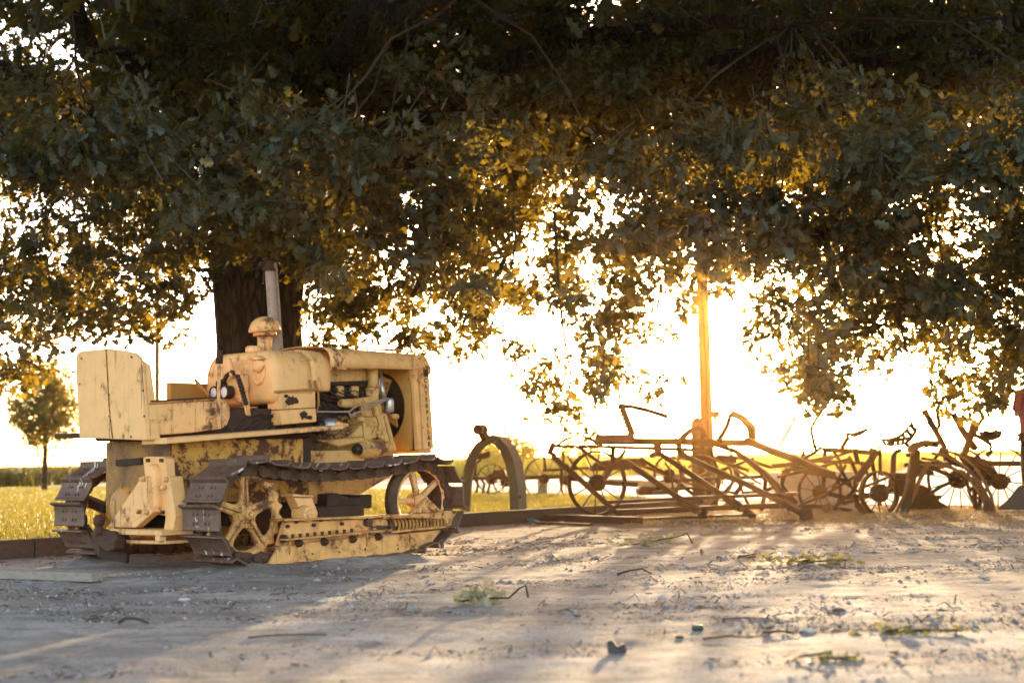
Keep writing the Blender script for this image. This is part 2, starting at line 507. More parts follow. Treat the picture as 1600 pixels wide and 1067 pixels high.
def ladder(y, name):
    """sprocket-side chain rail of one track: a closed rail that carries the shoes"""
    b = MB()
    n = len(TP)
    for sgn in (-1, 1):
        yy = y + sgn * 0.052
        inner, outer = [], []
        for i in range(n):
            a = Vector((TP[i - 1][0], 0, TP[i - 1][1])); c = Vector((TP[(i + 1) % n][0], 0, TP[(i + 1) % n][1]))
            t = (c - a).normalized(); nn = Vector((t.z, 0, -t.x)) * -1
            p = Vector((TP[i][0], yy, TP[i][1]))
            cen = Vector((-0.04, yy, 0.39))
            if nn.dot(p - cen) < 0: nn = -nn
            outer.append(p - nn * 0.004); inner.append(p - nn * 0.028)
        vs = []
        for o_, i_ in zip(outer, inner):
            vs += [o_ + Vector((0, -0.007, 0)), o_ + Vector((0, 0.007, 0)), i_ + Vector((0, 0.007, 0)), i_ + Vector((0, -0.007, 0))]
        fs = []
        for i in range(n):
            j = (i + 1) % n
            for k in range(4):
                fs.append((i * 4 + k, i * 4 + (k + 1) % 4, j * 4 + (k + 1) % 4, j * 4 + k))
        b.add(vs, fs)
    return b.build(name, M['link'], T)

for y in (-0.8, 0.8):
    tr = ladder(y, 'track')
    for i, p in enumerate(SP):
        a, c = SP[i - 1], SP[(i + 1) % NSH]
        t = (c - a).normalized()
        nrm = Vector((-t.z, 0, t.x))
        if nrm.dot(p - Vector((-0.04, 0, 0.39))) < 0: nrm = -nrm
        yv = nrm.cross(t)
        m = Matrix((t, yv, nrm)).transposed().to_4x4()
        m.translation = Vector((p.x, y, p.z)) + nrm * 0.012
        if shoe_d is None:
            so = shoe_mesh().build('track_shoe', M['shoe'], tr, bevel=0.0025); shoe_d = so
            lo = link_mesh().build('track_link', M['link'], tr); link_d = lo
        else:
            so = link(shoe_d.copy()); so.parent = tr
            lo = link(link_d.copy()); lo.parent = tr
        jit = Matrix.Rotation(R(random.uniform(-1.5, 1.5)), 4, 'Y')
        so.matrix_local = m @ jit; lo.matrix_local = m

# ---- sprocket (five spokes, windows cut through)
def sprocket(y, sgn):
    b = MB()
    NT_ = 22
    def outline(n):
        pts = []
        for k in range(n):
            q = 2 * PI * k / n
            ph = (q * NT_ / (2 * PI)) % 1
            rr = 0.285 + 0.032 * max(0, 1 - abs(ph - 0.5) * 3.2) ** 0.6 if abs(ph - 0.5) < 0.31 else 0.285
            pts.append((rr, q))
        return pts
    # rim ring with teeth
    n = NT_ * 8; out = outline(n)
    hw = 0.018
    vs, fs = [], []
    for (rr, q) in out:
        c, s_ = math.cos(q), math.sin(q)
        vs += [(rr * c, -hw, rr * s_), (rr * c, hw, rr * s_), (0.252 * c, hw, 0.252 * s_), (0.252 * c, -hw, 0.252 * s_)]
    for i in range(n):
        j = (i + 1) % n
        for k in range(4): fs.append((i * 4 + k, i * 4 + (k + 1) % 4, j * 4 + (k + 1) % 4, j * 4 + k))
    b.add(vs, fs)
    # spoked disc with five rounded windows
    def chaikin(P, it=3):
        for _ in range(it):
            Q = []
            for i in range(len(P)):
                a, c = Vector(P[i]), Vector(P[(i + 1) % len(P)])
                Q += [a.lerp(c, 0.25), a.lerp(c, 0.75)]
            P = Q
        return P
    for w in range(5):
        th0 = R(54 + 72 * w)
        pol = lambda r_, d_: Vector((r_ * math.cos(th0 + R(d_)), r_ * math.sin(th0 + R(d_))))
        win = chaikin([pol(0.247, -29), pol(0.251, 0), pol(0.247, 29), pol(0.105, 17), pol(0.090, 0), pol(0.105, -17)])
        cen = pol(0.19, 0)
        def hit(P, d):
            best = None
            for i in range(len(P)):
                a, c = P[i] - cen, P[(i + 1) % len(P)] - cen
                e = c - a; det = d.x * e.y - d.y * e.x
                if abs(det) < 1e-9: continue
                t_ = (a.x * e.y - a.y * e.x) / det; u = (a.x * d.y - a.y * d.x) / det
                if t_ > 0 and -1e-6 <= u <= 1 + 1e-6 and (best is None or t_ < best): best = t_
            return cen + d * (best or 0.01)
        sect = [pol(0.256, -36 + 72 * k / 12) for k in range(13)] + [pol(0.045, 36 - 72 * k / 6) for k in range(7)]
        NN = 48; vs, fs = [], []
        for k in range(NN):
            d = Vector((math.cos(2 * PI * k / NN), math.sin(2 * PI * k / NN)))
            o_, i_ = hit(sect, d), hit(win, d)
            m_ = i_.lerp(o_, 0.32)
            for (p, yy) in ((o_, 0.0), (m_, 0.0), (i_, 0.010), (i_, 0.035), (m_, 0.040), (o_, 0.040)):
                dish = -0.030 * max(0, 1 - p.length / 0.2)
                vs.append((p.x, (yy - 0.020) + dish * 0 + 0.0, p.y))
        for k in range(NN):
            j = (k + 1) % NN
            for q in range(5): fs.append((k * 6 + q, k * 6 + q + 1, j * 6 + q + 1, j * 6 + q))
        b.add(vs, fs)
        # raised rib down each spoke
        q = R(18 + 72 * w)
        b.bar([(0.05 * math.cos(q), -0.034, 0.05 * math.sin(q)), (0.235 * math.cos(q), -0.022, 0.235 * math.sin(q))], 0.012, 0.024, up=(0, 1, 0))
    b.lathe([(0.0, -0.075), (0.030, -0.072), (0.033, -0.060), (0.033, -0.035), (0.055, -0.034), (0.070, -0.012), (0.07, 0.08)], (0, 0, 0), (0, 1, 0), 20)
    b.lathe([(0.0, -0.090), (0.018, -0.090), (0.020, -0.07)], (0, 0, 0), (0, 1, 0), 6, smooth=False)
    if sgn > 0: b.v = [(x, -y_, z) for x, y_, z in b.v]
    b.v = [(x + SPR.x, y_ + y, z + SPR.z) for x, y_, z in b.v]
    return b.build('sprocket', M['yellow_low'], T)
sprocket(-0.8, -1); sprocket(0.8, 1)

def idler(y, sgn):
    w = MB()
    w.lathe([(0.240, 0.06), (0.262, 0.062), (0.268, 0.03), (0.284, 0.026), (0.284, -0.026), (0.268, -0.03), (0.262, -0.062), (0.240, -0.06), (0.234, 0.0), (0.240, 0.06)], (IDL.x, y, IDL.z), (0, 1, 0), 48)
    o = w.build('idler_wheel', M['link'], T)
    s_ = MB()
    s_.lathe([(0.224, 0.05), (0.2385, 0.0655), (0.252, 0.0655), (0.252, 0.058)], (IDL.x, y, IDL.z), (0, sgn, 0), 48)
    for k in range(5):
        q = R(35 + 72 * k); c, n_ = math.cos(q), math.sin(q)
        f = lambda r_: (IDL.x + r_ * c, y + sgn * 0.02, IDL.z + r_ * n_)
        s_.bar([f(0.04), f(0.12), f(0.232)], 0.042, 0.034, up=(0, 1, 0))
    s_.lathe([(0, 0.10), (0.04, 0.095), (0.05, 0.07), (0.055, -0.05), (0, -0.05)], (IDL.x, y, IDL.z), (0, sgn, 0), 20)
    s_.build('idler_spokes', M['yellow'], o, bevel=0.004)
idler(-0.8, -1); idler(0.8, 1)

# ---- track frames: guard plate, ledge, roller bolts, spring, idler yoke
def track_frame():
    Y = -0.905
    b = MB()
    b.prism(side(Y, (447, 815), (605, 809), (607, 832), (436, 853)), (0, 0.05, 0))
    fr = b.build('track_frame', M['yellow_low'], T, bevel=0.004)
    g = MB()
    g.prism(side(Y - 0.02, (436, 853), (520, 843), (618, 835), (660, 830.5), (690, 827), (676, 846), (656, 862), (590, 872), (520, 879), (415, 887)), (0, 0.018, 0))
    g.build('rock_guard', M['yellow_low'], T, bevel=0.003)
    l = MB()
    P = side(Y - 0.045, (440, 843), (608, 827.5)); 
    l.bar([P[0], P[1]], 0.075, 0.012)
    Q = side(Y - 0.03, (607, 831), (700, 822)); l.bar([Q[0], Q[1]], 0.06, 0.014)
    Q = side(Y - 0.02, (440, 812.5), (640, 804.5)); l.bar([Q[0] + Vector((0, .05, 0)), Q[1] + Vector((0, .05, 0))], 0.16, 0.014)
    for px in (452, 573, 640):
        c = tp(px, 842 - (px - 452) * .09, 1, Y - 0.03)
        l.prism([c, c + Vector((0.022, 0, 0.0)), c + Vector((0.004, 0, -0.105))], (0, 0.012, 0))
    l.build('frame_ledge', M['yellow_low'], fr, bevel=0.002)
    r = MB()
    for (px, py) in ((444, 844), (468, 851), (508, 849), (552, 845), (592, 841)):
        c = tp(px, py, 1, Y - 0.035); r.lathe([(0.0, -0.03), (0.012, -0.03), (0.015, -0.012), (0.026, -0.006), (0.028, 0.02)], c + Vector((0, 0, .012)), (0, 1, 0), 14)
    for k in range(10):
        c = tp(446 + k * 11.5, 841 - k * 1.1, 1, Y - 0.055); r.bolt(c - Vector((0, 0, 0.004)), (0, 0, 1), 0.012, 0.028)
    for (px, py) in ((448, 822), (489, 820), (533, 818), (462, 815), (500, 812)):
        r.bolt(tp(px, py, 1, Y), (0, -1, 0), 0.013, 0.02)
    for (px, py) in ((488, 865), (530, 862), (570, 859), (570.5, 857), (621, 851), (622, 857)):
        r.bolt(tp(px, py, 1, Y - 0.0205), (0, -1, 0), 0.007, 0.003)
    build_each(r, 'roller_bolt', M['rust'], fr)
    # bearing cap standing on the frame
    c = MB()
    A = tp(480, 803, 1, -0.9)
    c.lathe([(0.0, -0.05), (0.03, -0.05), (0.034, -0.03), (0.056, -0.028), (0.058, 0.10)], A, (0, 1, 0), 16)
    c.prism(side(-0.86, (457, 772), (487, 775), (497, 800), (496, 812), (472, 813), (470, 800)), (0, 0.10, 0))
    c.prism(side(-0.88, (457, 771), (491, 774), (491, 777), (458, 776)), (0, 0.14, 0))
    c.build('bearing_cap', M['yellow'], fr, bevel=0.006)
    k = MB()
    k.prism(side(-0.84, (497, 792), (568, 788), (570, 806), (498, 809)), (0, 0.2, 0))
    k.prism(side(-0.78, (512, 772), (528, 770), (545, 778), (563, 776), (566, 790), (512, 793)), (0, 0.12, 0))
    k.build('roller_bracket', M['rust_dark'], fr, bevel=0.01)
    # recoil spring: a real coil
    h = MB()
    p0, p1 = tp(612, 822, 1, -0.88), tp(699, 816.5, 1, -0.88)
    ax, a, b2 = frame(p1 - p0); L = (p1 - p0).length
    pts = []
    n = 16
    for i in range(n * 14 + 1):
        q = 2 * PI * i / 14
        pts.append(p0 + ax * (L * i / (n * 14)) + (a * math.cos(q) + b2 * math.sin(q)) * 0.046)
    h.tube(pts, 0.0110, 7)
    sp = h.build('recoil_spring', M['yellow_dark'], T, fix=False)
    s2 = MB(); s2.tube([p0 - ax * 0.06, p1], 0.028, 10); s2.tube([p0 - ax * 0.05, p0 - ax * 0.01], 0.045, 12)
    s2.build('spring_rod', M['link'], sp)
    y = MB()
    y.prism(side(-0.93, (598, 806), (640, 803), (706, 797), (713, 808), (712, 818), (702, 822), (694, 811), (640, 809), (598, 811)), (0, 0.10, 0))
    y.prism(side(-0.935, (643, 802), (668, 777), (692, 799)), (0, 0.05, 0))
    y.lathe([(0, -0.02), (0.025, -0.02), (0.03, 0.0), (0.03, 0.03)], tp(674, 791, 1, -0.935), (0, 1, 0), 8, smooth=False)
    for px, py in ((652, 799), (683, 797)): y.bolt(tp(px, py, 1, -0.935), (0, -1, 0), 0.012, 0.012)
    y.prism(side(-0.91, (561, 822), (573, 812), (582, 817), (586, 812), (590, 832), (572, 831)), (0, 0.04, 0))
    y.build('idler_yoke', M['yellow_low'], T, bevel=0.006)
    z = MB()
    z.tube(side(-0.89, (576, 823), (606, 824)), 0.022, 10)
    z.lathe([(0, -0.02), (0.03, -0.02), (0.03, 0.02)], tp(575, 816, 1, -0.93), (0, 1, 0), 8, smooth=False)
    z.build('adjuster', M['link'], fr)
    return [fr, sp]
before = set(o.name for o in COL.objects)
track_frame()
new = [o for o in COL.objects if o.name not in before and o.parent == T]
for o in new:                                            # the far side: the same parts mirrored
    c = copy_tree(o, T); c.scale = (1, -1, 1)

# ---- hull, transmission, belly
b = MB(); b.box((-0.53, 0, 0.655), (1.17, 0.80, 0.455))
b.build('rear_housing', M['yellow_peel'], T, bevel=0.006)
b = MB(); b.box((-1.122, 0.02, 0.648), (0.012, 0.78, 0.452)); b.build('tread_plate', M['tread'], T)
b = MB(); b.box((-0.2, 0, 0.36), (1.6, 0.55, 0.20)); b.box((-0.84, 0, 0.375), (0.16, 1.42, 0.16)); b.box((0.3, 0, 0.42), (0.12, 1.5, 0.10)); b.box((-0.3, 0, 0.30), (0.5, 0.76, 0.18))
b.build('belly_frame', M['rust_dark'], T, bevel=0.01)
b = MB()
b.prism([(-0.02, -0.30, 0.86), (0.10, -0.30, 0.86), (0.98, -0.30, 0.86), (1.05, -0.30, 0.62), (0.50, -0.30, 0.40), (-0.02, -0.30, 0.40)], (0, 0.6, 0))
b.build('engine_pan', M['yellow_engine'], T, bevel=0.01)
b = MB()
b.prism([(0.0, -0.405, 0.88), (0.07, -0.405, 0.90), (0.07, -0.405, 0.66), (0.0, -0.405, 0.66)], (0, 0.8, 0)); b.build('hull_end_plate', M['rust_dark'], T)
# final drive covers
for sgn in (-1, 1):
    b = MB()
    b.lathe([(0.0, 0.0), (0.14, 0.0), (0.17, -0.02), (0.185, -0.05), (0.19, -0.18)], (-0.84, sgn * 0.62, 0.40), (0, sgn, 0), 28)
    b.tube([(-0.84, sgn * 0.60, 0.39), (-0.84, sgn * 0.78, 0.38)], 0.06, 14)
    b.build('final_drive', M['yellow_dark'], T)
# rear: round cover, oval bulge plate, A-frame bracket, shelf, ball hitch
b = MB()
c = tp(196, 792, 0, -1.125)
b.lathe([(0.0, 0.07), (0.07, 0.07), (0.12, 0.05), (0.145, 0.02), (0.15, 0.0), (0.15, -0.03)], c, (-1, 0, 0), 28)
for k in range(8):
    q = 2 * PI * k / 8; b.bolt(c + Vector((-0.02, 0.135 * math.cos(q), 0.135 * math.sin(q))), (-1, 0, 0), 0.014, 0.018)
b.build('rear_cover', M['ochre'], T)
def rp(x, *pp): return [tp(p, q, 0, x) for p, q in pp]
b = MB()
b.prism(rp(-1.20, (223, 716), (227, 713), (255, 713), (259, 716), (264, 800), (262, 806), (240, 803), (228, 762)), (0.07, 0, 0))
pl_ = b.build('pto_plate', M['yellow_seat'], T, bevel=0.006)
b = MB()
secs = []
for (h, ins) in ((0.0, 0.0), (-0.03, 0.06), (-0.046, 0.22), (-0.052, 0.5)):
    ring = []
    c0, c1 = tp(243, 737, 0, -1.20), tp(247, 784, 0, -1.20)
    rr = 0.056 * (1 - ins)
    for k in range(24):
        q = 2 * PI * k / 24
        cc = c0 if math.sin(q) > 0 else c1
        ring.append(Vector((-1.20 + h, cc.y + rr * math.cos(q), cc.z + rr * math.sin(q))))
    secs.append(ring)
b.loft(secs, cap0=False); b.build('plate_bulge', M['yellow_seat'], pl_)
b = MB()
for px, py in ((233, 719), (254, 719), (231, 759.5), (238, 801), (256, 800)): b.bolt(tp(px, py, 0, -1.20), (-1, 0, 0), 0.014, 0.02)
b.build('plate_bolts', M['link'], pl_)
b = MB()
b.prism(rp(-1.24, (222, 743), (229, 744), (233, 778), (234, 797), (229, 804), (197, 824), (168, 823)), (0.02, 0, 0))
b.prism(rp(-1.28, (222, 743), (230, 744), (233, 790), (240, 800), (212, 824), (196, 824), (226, 800), (224, 790)), (0.06, 0, 0))
for px, py in ((225, 748), (220, 799), (230, 800)): b.bolt(tp(px, py, 0, -1.28), (-1, 0, 0), 0.018, 0.03)
b.build('drawbar_bracket', M['yellow_seat'], T, bevel=0.004)
b = MB()
q = rp(-1.22, (260, 744), (266, 744), (275, 806), (270, 834), (254, 839), (258, 812))
b.prism(q, (0.10, 0, 0))
for px, py in ((261, 749), (258, 761)): b.bolt(tp(px, py, 0, -1.22), (-1, 0, 0), 0.018, 0.03)
b.build('bracket_flange', M['yellow_seat'], T, bevel=0.004)
b = MB()
b.prism(rp(-1.33, (167, 826), (248, 828), (254, 831), (254, 837), (182, 835)), (0.24, 0, 0))
b.prism(rp(-1.30, (182, 843), (258, 845), (258, 850), (182, 849)), (0.2, 0, 0))
b.prism(rp(-1.33, (242, 836), (250, 836), (250, 846), (242, 846)), (0.05, 0, 0))
b.build('drawbar_shelf', M['yellow'], T, bevel=0.004)
b = MB()
c = tp(155, 815, 0, -1.36)
b.lathe([(0.0, 0.050), (0.022, 0.046), (0.038, 0.030), (0.042, 0.010), (0.034, -0.018), (0.024, -0.03), (0.03, -0.05), (0.04, -0.08)], c, (0, 0, 1), 18)
b.prism(rp(-1.36, (140, 832), (150, 827), (178, 830), (186, 845), (180, 862), (168, 862), (146, 848)), (0.10, 0, 0))
b.prism(rp(-1.44, (146, 848), (168, 846), (180, 842), (178, 858), (168, 862)), (0.08, 0, 0))
b.build('ball_hitch', M['rust'], T, bevel=0.008)
b = MB()
b.bar([tp(136, 826, 0, -1.0), tp(158, 862, 0, -1.25), tp(200, 872, 0, -1.2)], 0.03, 0.07)
b.bar(rp(-1.14, (182, 723), (222, 720)), 0.02, 0.045)
b.bar([tp(133, 780, 0, -1.0), tp(168, 795, 0, -1.0)], 0.08, 0.06)
build_each(b, 'hitch_bar', M['rust_dark'], T, bevel=0.004)

# ---- fenders / deck
b = MB()
p0, p1 = tp(262, 684, 1, -0.60), tp(540, 663.5, 1, -0.60)
b.prism([p0, p1, p1 + Vector((-0.02, 0, -0.034)), p0 + Vector((0, 0, -0.040))], (0, 0.30, 0))
b.build('deck', M['yellow'], T, bevel=0.005)
b = MB(); b.tube([p1 + Vector((-0.03, 0.05, -0.005)), p1 + Vector((0.08, 0.07, 0.0))], [0.03, 0.012], 10); b.build('deck_end', M['yellow'], T)
b = MB()
b.prism([(-1.25, 0.44, 0.945), (0.2, 0.44, 0.965), (0.2, 0.44, 0.935), (-1.25, 0.44, 0.910)], (0, 0.46, 0)); b.build('deck', M['rust'], T, bevel=0.004)

# ---- seat back (rounded plate with centre crease), side arms
XS = -1.358
b = MB()
out = rp(XS, (118, 562), (119, 555), (124, 549), (140, 547), (168, 544.5), (196, 548), (212, 552), (219, 559), (222, 570), (231, 688), (124, 684), (121, 640))
b.prism(out, (0.022, 0, 0))
b.prism([out[7], out[8], out[9], out[9] + Vector((0.10, 0, 0)), out[8] + Vector((0.07, 0, 0))], (0, 0.015, 0))
sb = b.build('seat_back', M['yellow_seat'], T, bevel=0.006)
b = MB()
b.tube(rp(XS - 0.001, (166, 547), (171, 640), (176, 684)), 0.006, 6)
for px, py in ((171, 617), (171, 650), (205, 682), (128, 560), (206, 558), (125, 600), (224, 610), (226, 650)): b.bolt(tp(px, py, 0, XS), (-1, 0, 0), 0.008, 0.006)
b.build('seat_seam', M['yellow_peel'], sb)
b = MB()
b.prism(side(-0.42, (233, 627), (338, 621.5), (352, 625), (359, 636), (360, 650), (355, 664), (346, 670), (300, 676), (233, 681)), (0, 0.03, 0))
b.prism(side(-0.435, (233, 626), (339, 621), (338, 625), (233, 631)), (0, 0.10, 0))
ar = b.build('arm_panel', M['yellow'], T, bevel=0.006)
b = MB(); b.bar(side(-0.44, (236, 627), (290, 623.5), (338, 621)), 0.02, 0.012); b.build('arm_rim', M['rust'], ar)
b = MB()
b.bar(side(-0.425, (232, 656), (232, 680)), 0.01, 0.05); b.bar(side(-0.425, (324, 652), (325, 670)), 0.02, 0.02); b.bar(side(-0.425, (236, 657), (250, 658)), 0.02, 0.02); b.bar(side(-0.425, (324, 652), (337, 650)), 0.02, 0.02)
build_each(b, 'arm_hinge', M['yellow'], ar, bevel=0.003)
b = MB()
b.prism(side(0.40, (267, 597), (330, 600), (330, 640), (267, 640)), (0, 0.06, 0)); b.build('arm_panel', M['yellow_dark'], T, bevel=0.006)
b = MB(); b.box((-0.95, 0, 0.93), (0.62, 0.72, 0.10)); b.build('seat_base', M['rust_dark'], T, bevel=0.02)
b = MB(); b.box((-0.10, -0.02, 0.98), (0.5, 0.62, 0.24)); b.box((-0.45, 0, 0.90), (0.6, 0.8, 0.03))
b.build('floor_pan', M['rust_dark'], T)
b = MB()
for k in range(7):
    x = -0.62 + k * 0.09; b.tube([(x, -0.36, 0.93 + 0.02 * (k % 3)), (x + 0.12, -0.345, 1.03 - 0.03 * (k % 2)), (x + 0.3, -0.35, 1.06)], 0.007, 6)
b.build('control_rods', M['black'], T)

# ---- tank + cowl + bonnet: rounded sections lofted along x
def section(x, hw, zb, zt, rt, rb, crown=0.02, n=8, inset=0.0):
    hw -= inset; zb += inset; zt -= inset
    pts = []
    for (cy, cz, r_, a0) in ((hw - rb, zb + rb, rb, -90), (hw - rt, zt - rt, rt, 0), (-hw + rt, zt - rt, rt, 90), (-hw + rb, zb + rb, rb, 180)):
        for k in range(n + 1):
            q = R(a0 + 90 * k / n)
            pts.append((cy + r_ * math.cos(q), cz + r_ * math.sin(q)))
    return [Vector((x, y, z + (crown * (1 - (y / hw) ** 2) if z > (zb + zt) / 2 else 0))) for y, z in pts]
b = MB()
secs = []
for (x, ins) in ((-0.285, 0.075), (-0.283, 0.05), (-0.275, 0.028), (-0.258, 0.012), (-0.235, 0.003), (-0.20, 0.0), (-0.10, 0.0), (0.0, 0.0), (0.06, 0.0)):
    secs.append(section(x, 0.425, 1.135, 1.515, 0.15, 0.075, 0.028, inset=ins))
b.loft(secs)
tank = b.build('fuel_tank', M['yellow_seat'], T)
b = MB()                                               # filler recess, crescent and cap on the rear face
c = tp(405, 576, 0, -0.285)
arc = []
for k in range(21):
    q = R(-190 + 200 * k / 20); arc.append(c + Vector((-0.004, -0.075 * math.cos(q) * 0.9, 0.105 * math.sin(q))))
b.tube(arc, [0.004 + 0.015 * math.sin(PI * k / 20) for k in range(21)], 8)
b.lathe([(0.0, 0.035), (0.04, 0.033), (0.055, 0.02), (0.06, 0.0)], c + Vector((0, 0.0, 0.03)), (-1, 0, 0.25), 20)
b.prism([c + Vector((-0.035, 0.075 * math.cos(R(20 + 14 * k)), 0.045 + 0.05 * math.sin(R(20 + 14 * k)))) for k in range(11)], (0.04, 0, 0))
b.build('tank_recess', M['yellow_seat'], tank, bevel=0.003)
b = MB()
pr = [(0.0, 0.050), (0.045, 0.050), (0.058, 0.040), (0.060, 0.012), (0.054, 0.0)]
b.lathe(pr, tp(396, 550, 1, 0.0) + Vector((0, 0, -0.006)), (0, 0, 1), 20); b.build('tank_cap', M['yellow'], tank)
b = MB()
secs = [section(x, 0.418 - 0.02 * (x - 0.06) / 0.3, 1.235, 1.530, 0.14, 0.02, 0.03) for x in (0.063, 0.12, 0.20, 0.262)]
b.loft(secs)
b.build('cowl', M['yellow'], T)
# bonnet: open-bottomed shell
b = MB()
secs = []
for x in (0.265, 0.40, 0.7, 1.0, 1.22, 1.30):
    u = (x - 0.265) / 1.03
    hw = 0.395 - 0.035 * u; zt = 1.545 - 0.010 * u
    ring = []
    for k in range(9): 
        q = R(0 + 90 * k / 8); ring.append((hw - 0.07 + 0.07 * math.cos(q), zt - 0.07 + 0.07 * math.sin(q)))
    top = [(hw - 0.07 - (2 * hw - 0.14) * k / 8, zt) for k in range(1, 8)]
    left = [(-y, z) for y, z in ring[::-1]]
    prof = [(hw, 1.415 + 0.02 * u)] + ring + top + left + [(-hw, 1.415 + 0.02 * u)]
    secs.append([Vector((x, y, z + 0.040 * (1 - (y / hw) ** 2))) for y, z in prof])
b.loft(secs, cap0=False, cap1=False, closed=False)
hood = b.build('bonnet', M['yellow'], T, solid=-0.012)
b = MB()
for px in (511, 533, 553, 575, 602, 630):
    p = tp(px, 575.5 - (px - 500) * 0.02, 1, -0.39 + (px - 511) * 0.00026); b.box(p, (0.10, 0.012, 0.024))
b.build('bonnet_tab', M['yellow'], hood)
b = MB(); b.box(tp(608, 546.5, 1, 0.0) , (0.20, 0.12, 0.012)); b.build('bonnet_hinge', M['yellow'], hood, bevel=0.003)

# ---- radiator guard, shroud, core, fan, lettering
b = MB()
YS = -0.362
b.prism(side(YS, (644, 571), (652, 555), (660, 553.5), (667, 558), (670, 566), (678.5, 701), (654, 703)), (0, 0.05, 0))
rg = b.build('radiator_guard', M['yellow'], T, bevel=0.008); b = MB()
b.prism([Vector((v.x, 0.31, v.z)) for v in side(YS, (644, 571), (652, 555), (660, 553.5), (667, 558), (670, 566), (678.5, 701), (654, 703))], (0, 0.05, 0))
b.build('guard_side', M['yellow'], rg, bevel=0.008)
b = MB()
b.loft([section(x, 0.364, 1.40, 1.545 - d, 0.06, 0.02, 0.03 ) for x, d in ((1.262, 0.0), (1.31, 0.004), (1.345, 0.02), (1.365, 0.05))])
b.box((1.33, 0, 0.79), (0.16, 0.62, 0.05))
b.build('radiator_top', M['yellow'], rg)
# shroud plate with a round hole
b = MB()
hc = Vector((1.165, 0.0, 1.135)); hr = 0.285
vs, fs = [], []
NN = 64
for k in range(NN):
    q = 2 * PI * k / NN; c_, s_ = math.cos(q), math.sin(q)
    tt = min(0.335 / max(1e-6, abs(c_)), (0.36 if s_ > 0 else 0.35) / max(1e-6, abs(s_)))
    for x in (0.0, 0.012):
        vs.append((hc.x + x, hc.y + tt * c_, hc.z + tt * s_)); vs.append((hc.x + x - (0.03 if x == 0 else -0.02), hc.y + hr * c_, hc.z + hr * s_))
for k in range(NN):
    j = (k + 1) % NN
    fs += [(k * 4, j * 4, j * 4 + 1, k * 4 + 1), (k * 4 + 2, k * 4 + 3, j * 4 + 3, j * 4 + 2), (k * 4 + 1, j * 4 + 1, j * 4 + 3, k * 4 + 3), (k * 4, k * 4 + 2, j * 4 + 2, j * 4)]
b.add(vs, fs)
b.build('fan_shroud', M['yellow_dark'], T)
b = MB()
b.box((1.255, 0, 1.12), (0.06, 0.60, 0.66))
for k in range(60): b.box((1.222, -0.295 + k * 0.01, 1.12), (0.008, 0.003, 0.64))
b.build('radiator_core', M['black'], T)
b = MB()
for k in range(4):
    q = R(28 + 90 * k)
    rot = Matrix.Rotation(q, 3, 'X') @ Matrix.Rotation(R(28), 3, 'Z')
    b.box(Vector((1.10, 0, 1.135)) + Vector((0, 0.15 * math.cos(q), 0.15 * math.sin(q))), (0.012, 0.24, 0.085), Matrix.Rotation(q, 3, 'X') @ Matrix.Rotation(R(30), 3, 'Y'))
b.lathe([(0, -0.05), (0.05, -0.05), (0.06, 0.03), (0, 0.03)], (1.10, 0, 1.135), (1, 0, 0), 16)
b.build('fan', M['yellow_engine'], T)
# strip with the vertical letters
fo = bpy.data.curves.new('lettering', 'FONT')
fo.body = '\n'.join('CATERPILLAR'); fo.align_x = 'CENTER'; fo.align_y = 'TOP'
fo.size = 0.064; fo.space_line = 1.02; fo.extrude = 0.0015; fo.offset = 0.0012
to = bpy.data.objects.new('lettering_tmp', fo); link(to)
bpy.context.view_layer.update()
me = bpy.data.meshes.new_from_object(to.evaluated_get(bpy.context.evaluated_depsgraph_get()))
bpy.data.objects.remove(to)
me.materials.clear(); me.materials.append(M['letter'])
lt = link(bpy.data.objects.new('lettering', me)); lt.parent = rg
c0, c1 = tp(664, 591, 1, YS), tp(670.5, 697, 1, YS)
zs = [v.co.y for v in me.vertices]; hgt = max(zs) - min(zs)
sc = (c0 - c1).length / hgt
xa = Vector((1, 0, 0)); za = (c0 - c1).normalized(); xa = (xa - za * xa.dot(za)).normalized()
m = Matrix((xa * sc * 0.98, za * sc, Vector((0, -1, 0)) )).transposed().to_4x4()
m.translation = c0 + Vector((0, -0.003, 0)) - za * max(zs) * sc
lt.matrix_local = m
b = MB()                                               # worn emblem plate above the letters
b.prism(side(YS - 0.001, (660, 571), (667.5, 571), (669, 588), (662, 588)), (0, -0.004, 0)); b.build('emblem_plate', M['rust'], rg)
b = MB()
b.bar(side(YS - 0.004, (653, 574), (660, 702)), 0.010, 0.012)
for px, py in ((658, 590), (660, 668), (656, 560), (664, 562)): b.bolt(tp(px, py, 1, YS), (0, -1, 0), 0.010, 0.008)
b.build('guard_bead', M['yellow'], rg)

# ---- engine
b = MB()
b.box((0.50, 0.0, 1.02), (0.92, 0.40, 0.56)); b.box((0.45, -0.05, 0.86), (0.9, 0.5, 0.16))
eng = b.build('engine_block', M['greasy_shade'], T, bevel=0.015)
b = MB(); b.prism(side(-0.23, (492, 572), (573, 574), (574, 597), (492, 600)), (0, 0.40, 0)); b.build('valve_cover', M['yellow_engine'], eng, bevel=0.01)
b = MB()
b.tube(side(-0.24, (492, 601), (574, 598)), 0.018, 8)
rr = random.Random(5)
for k in range(26):
    px = 495 + rr.random() * 72; py = 606 + rr.random() * 17
    p = tp(px, py, 1, -0.235)
    b.lathe([(0, -0.02), (rr.uniform(.008, .026), -0.018), (rr.uniform(.012, .03), 0.03)], p, (rr.uniform(-.4, .4), 1, rr.uniform(-.4, .4)), 9)
for k in range(9):
    px = 494 + rr.random() * 60; py = 605 + rr.random() * 20
    b.tube(side(-0.25, (px, py), (px + 8, py - 4 + 10 * rr.random()), (px + 22 * rr.random() + 5, py + 4)), 0.005, 6)
b.build('manifold', M['rust_dark'], eng)
b = MB()
for px in (530, 553): b.box(tp(px, 612, 1, -0.235), (0.07, 0.05, 0.09))
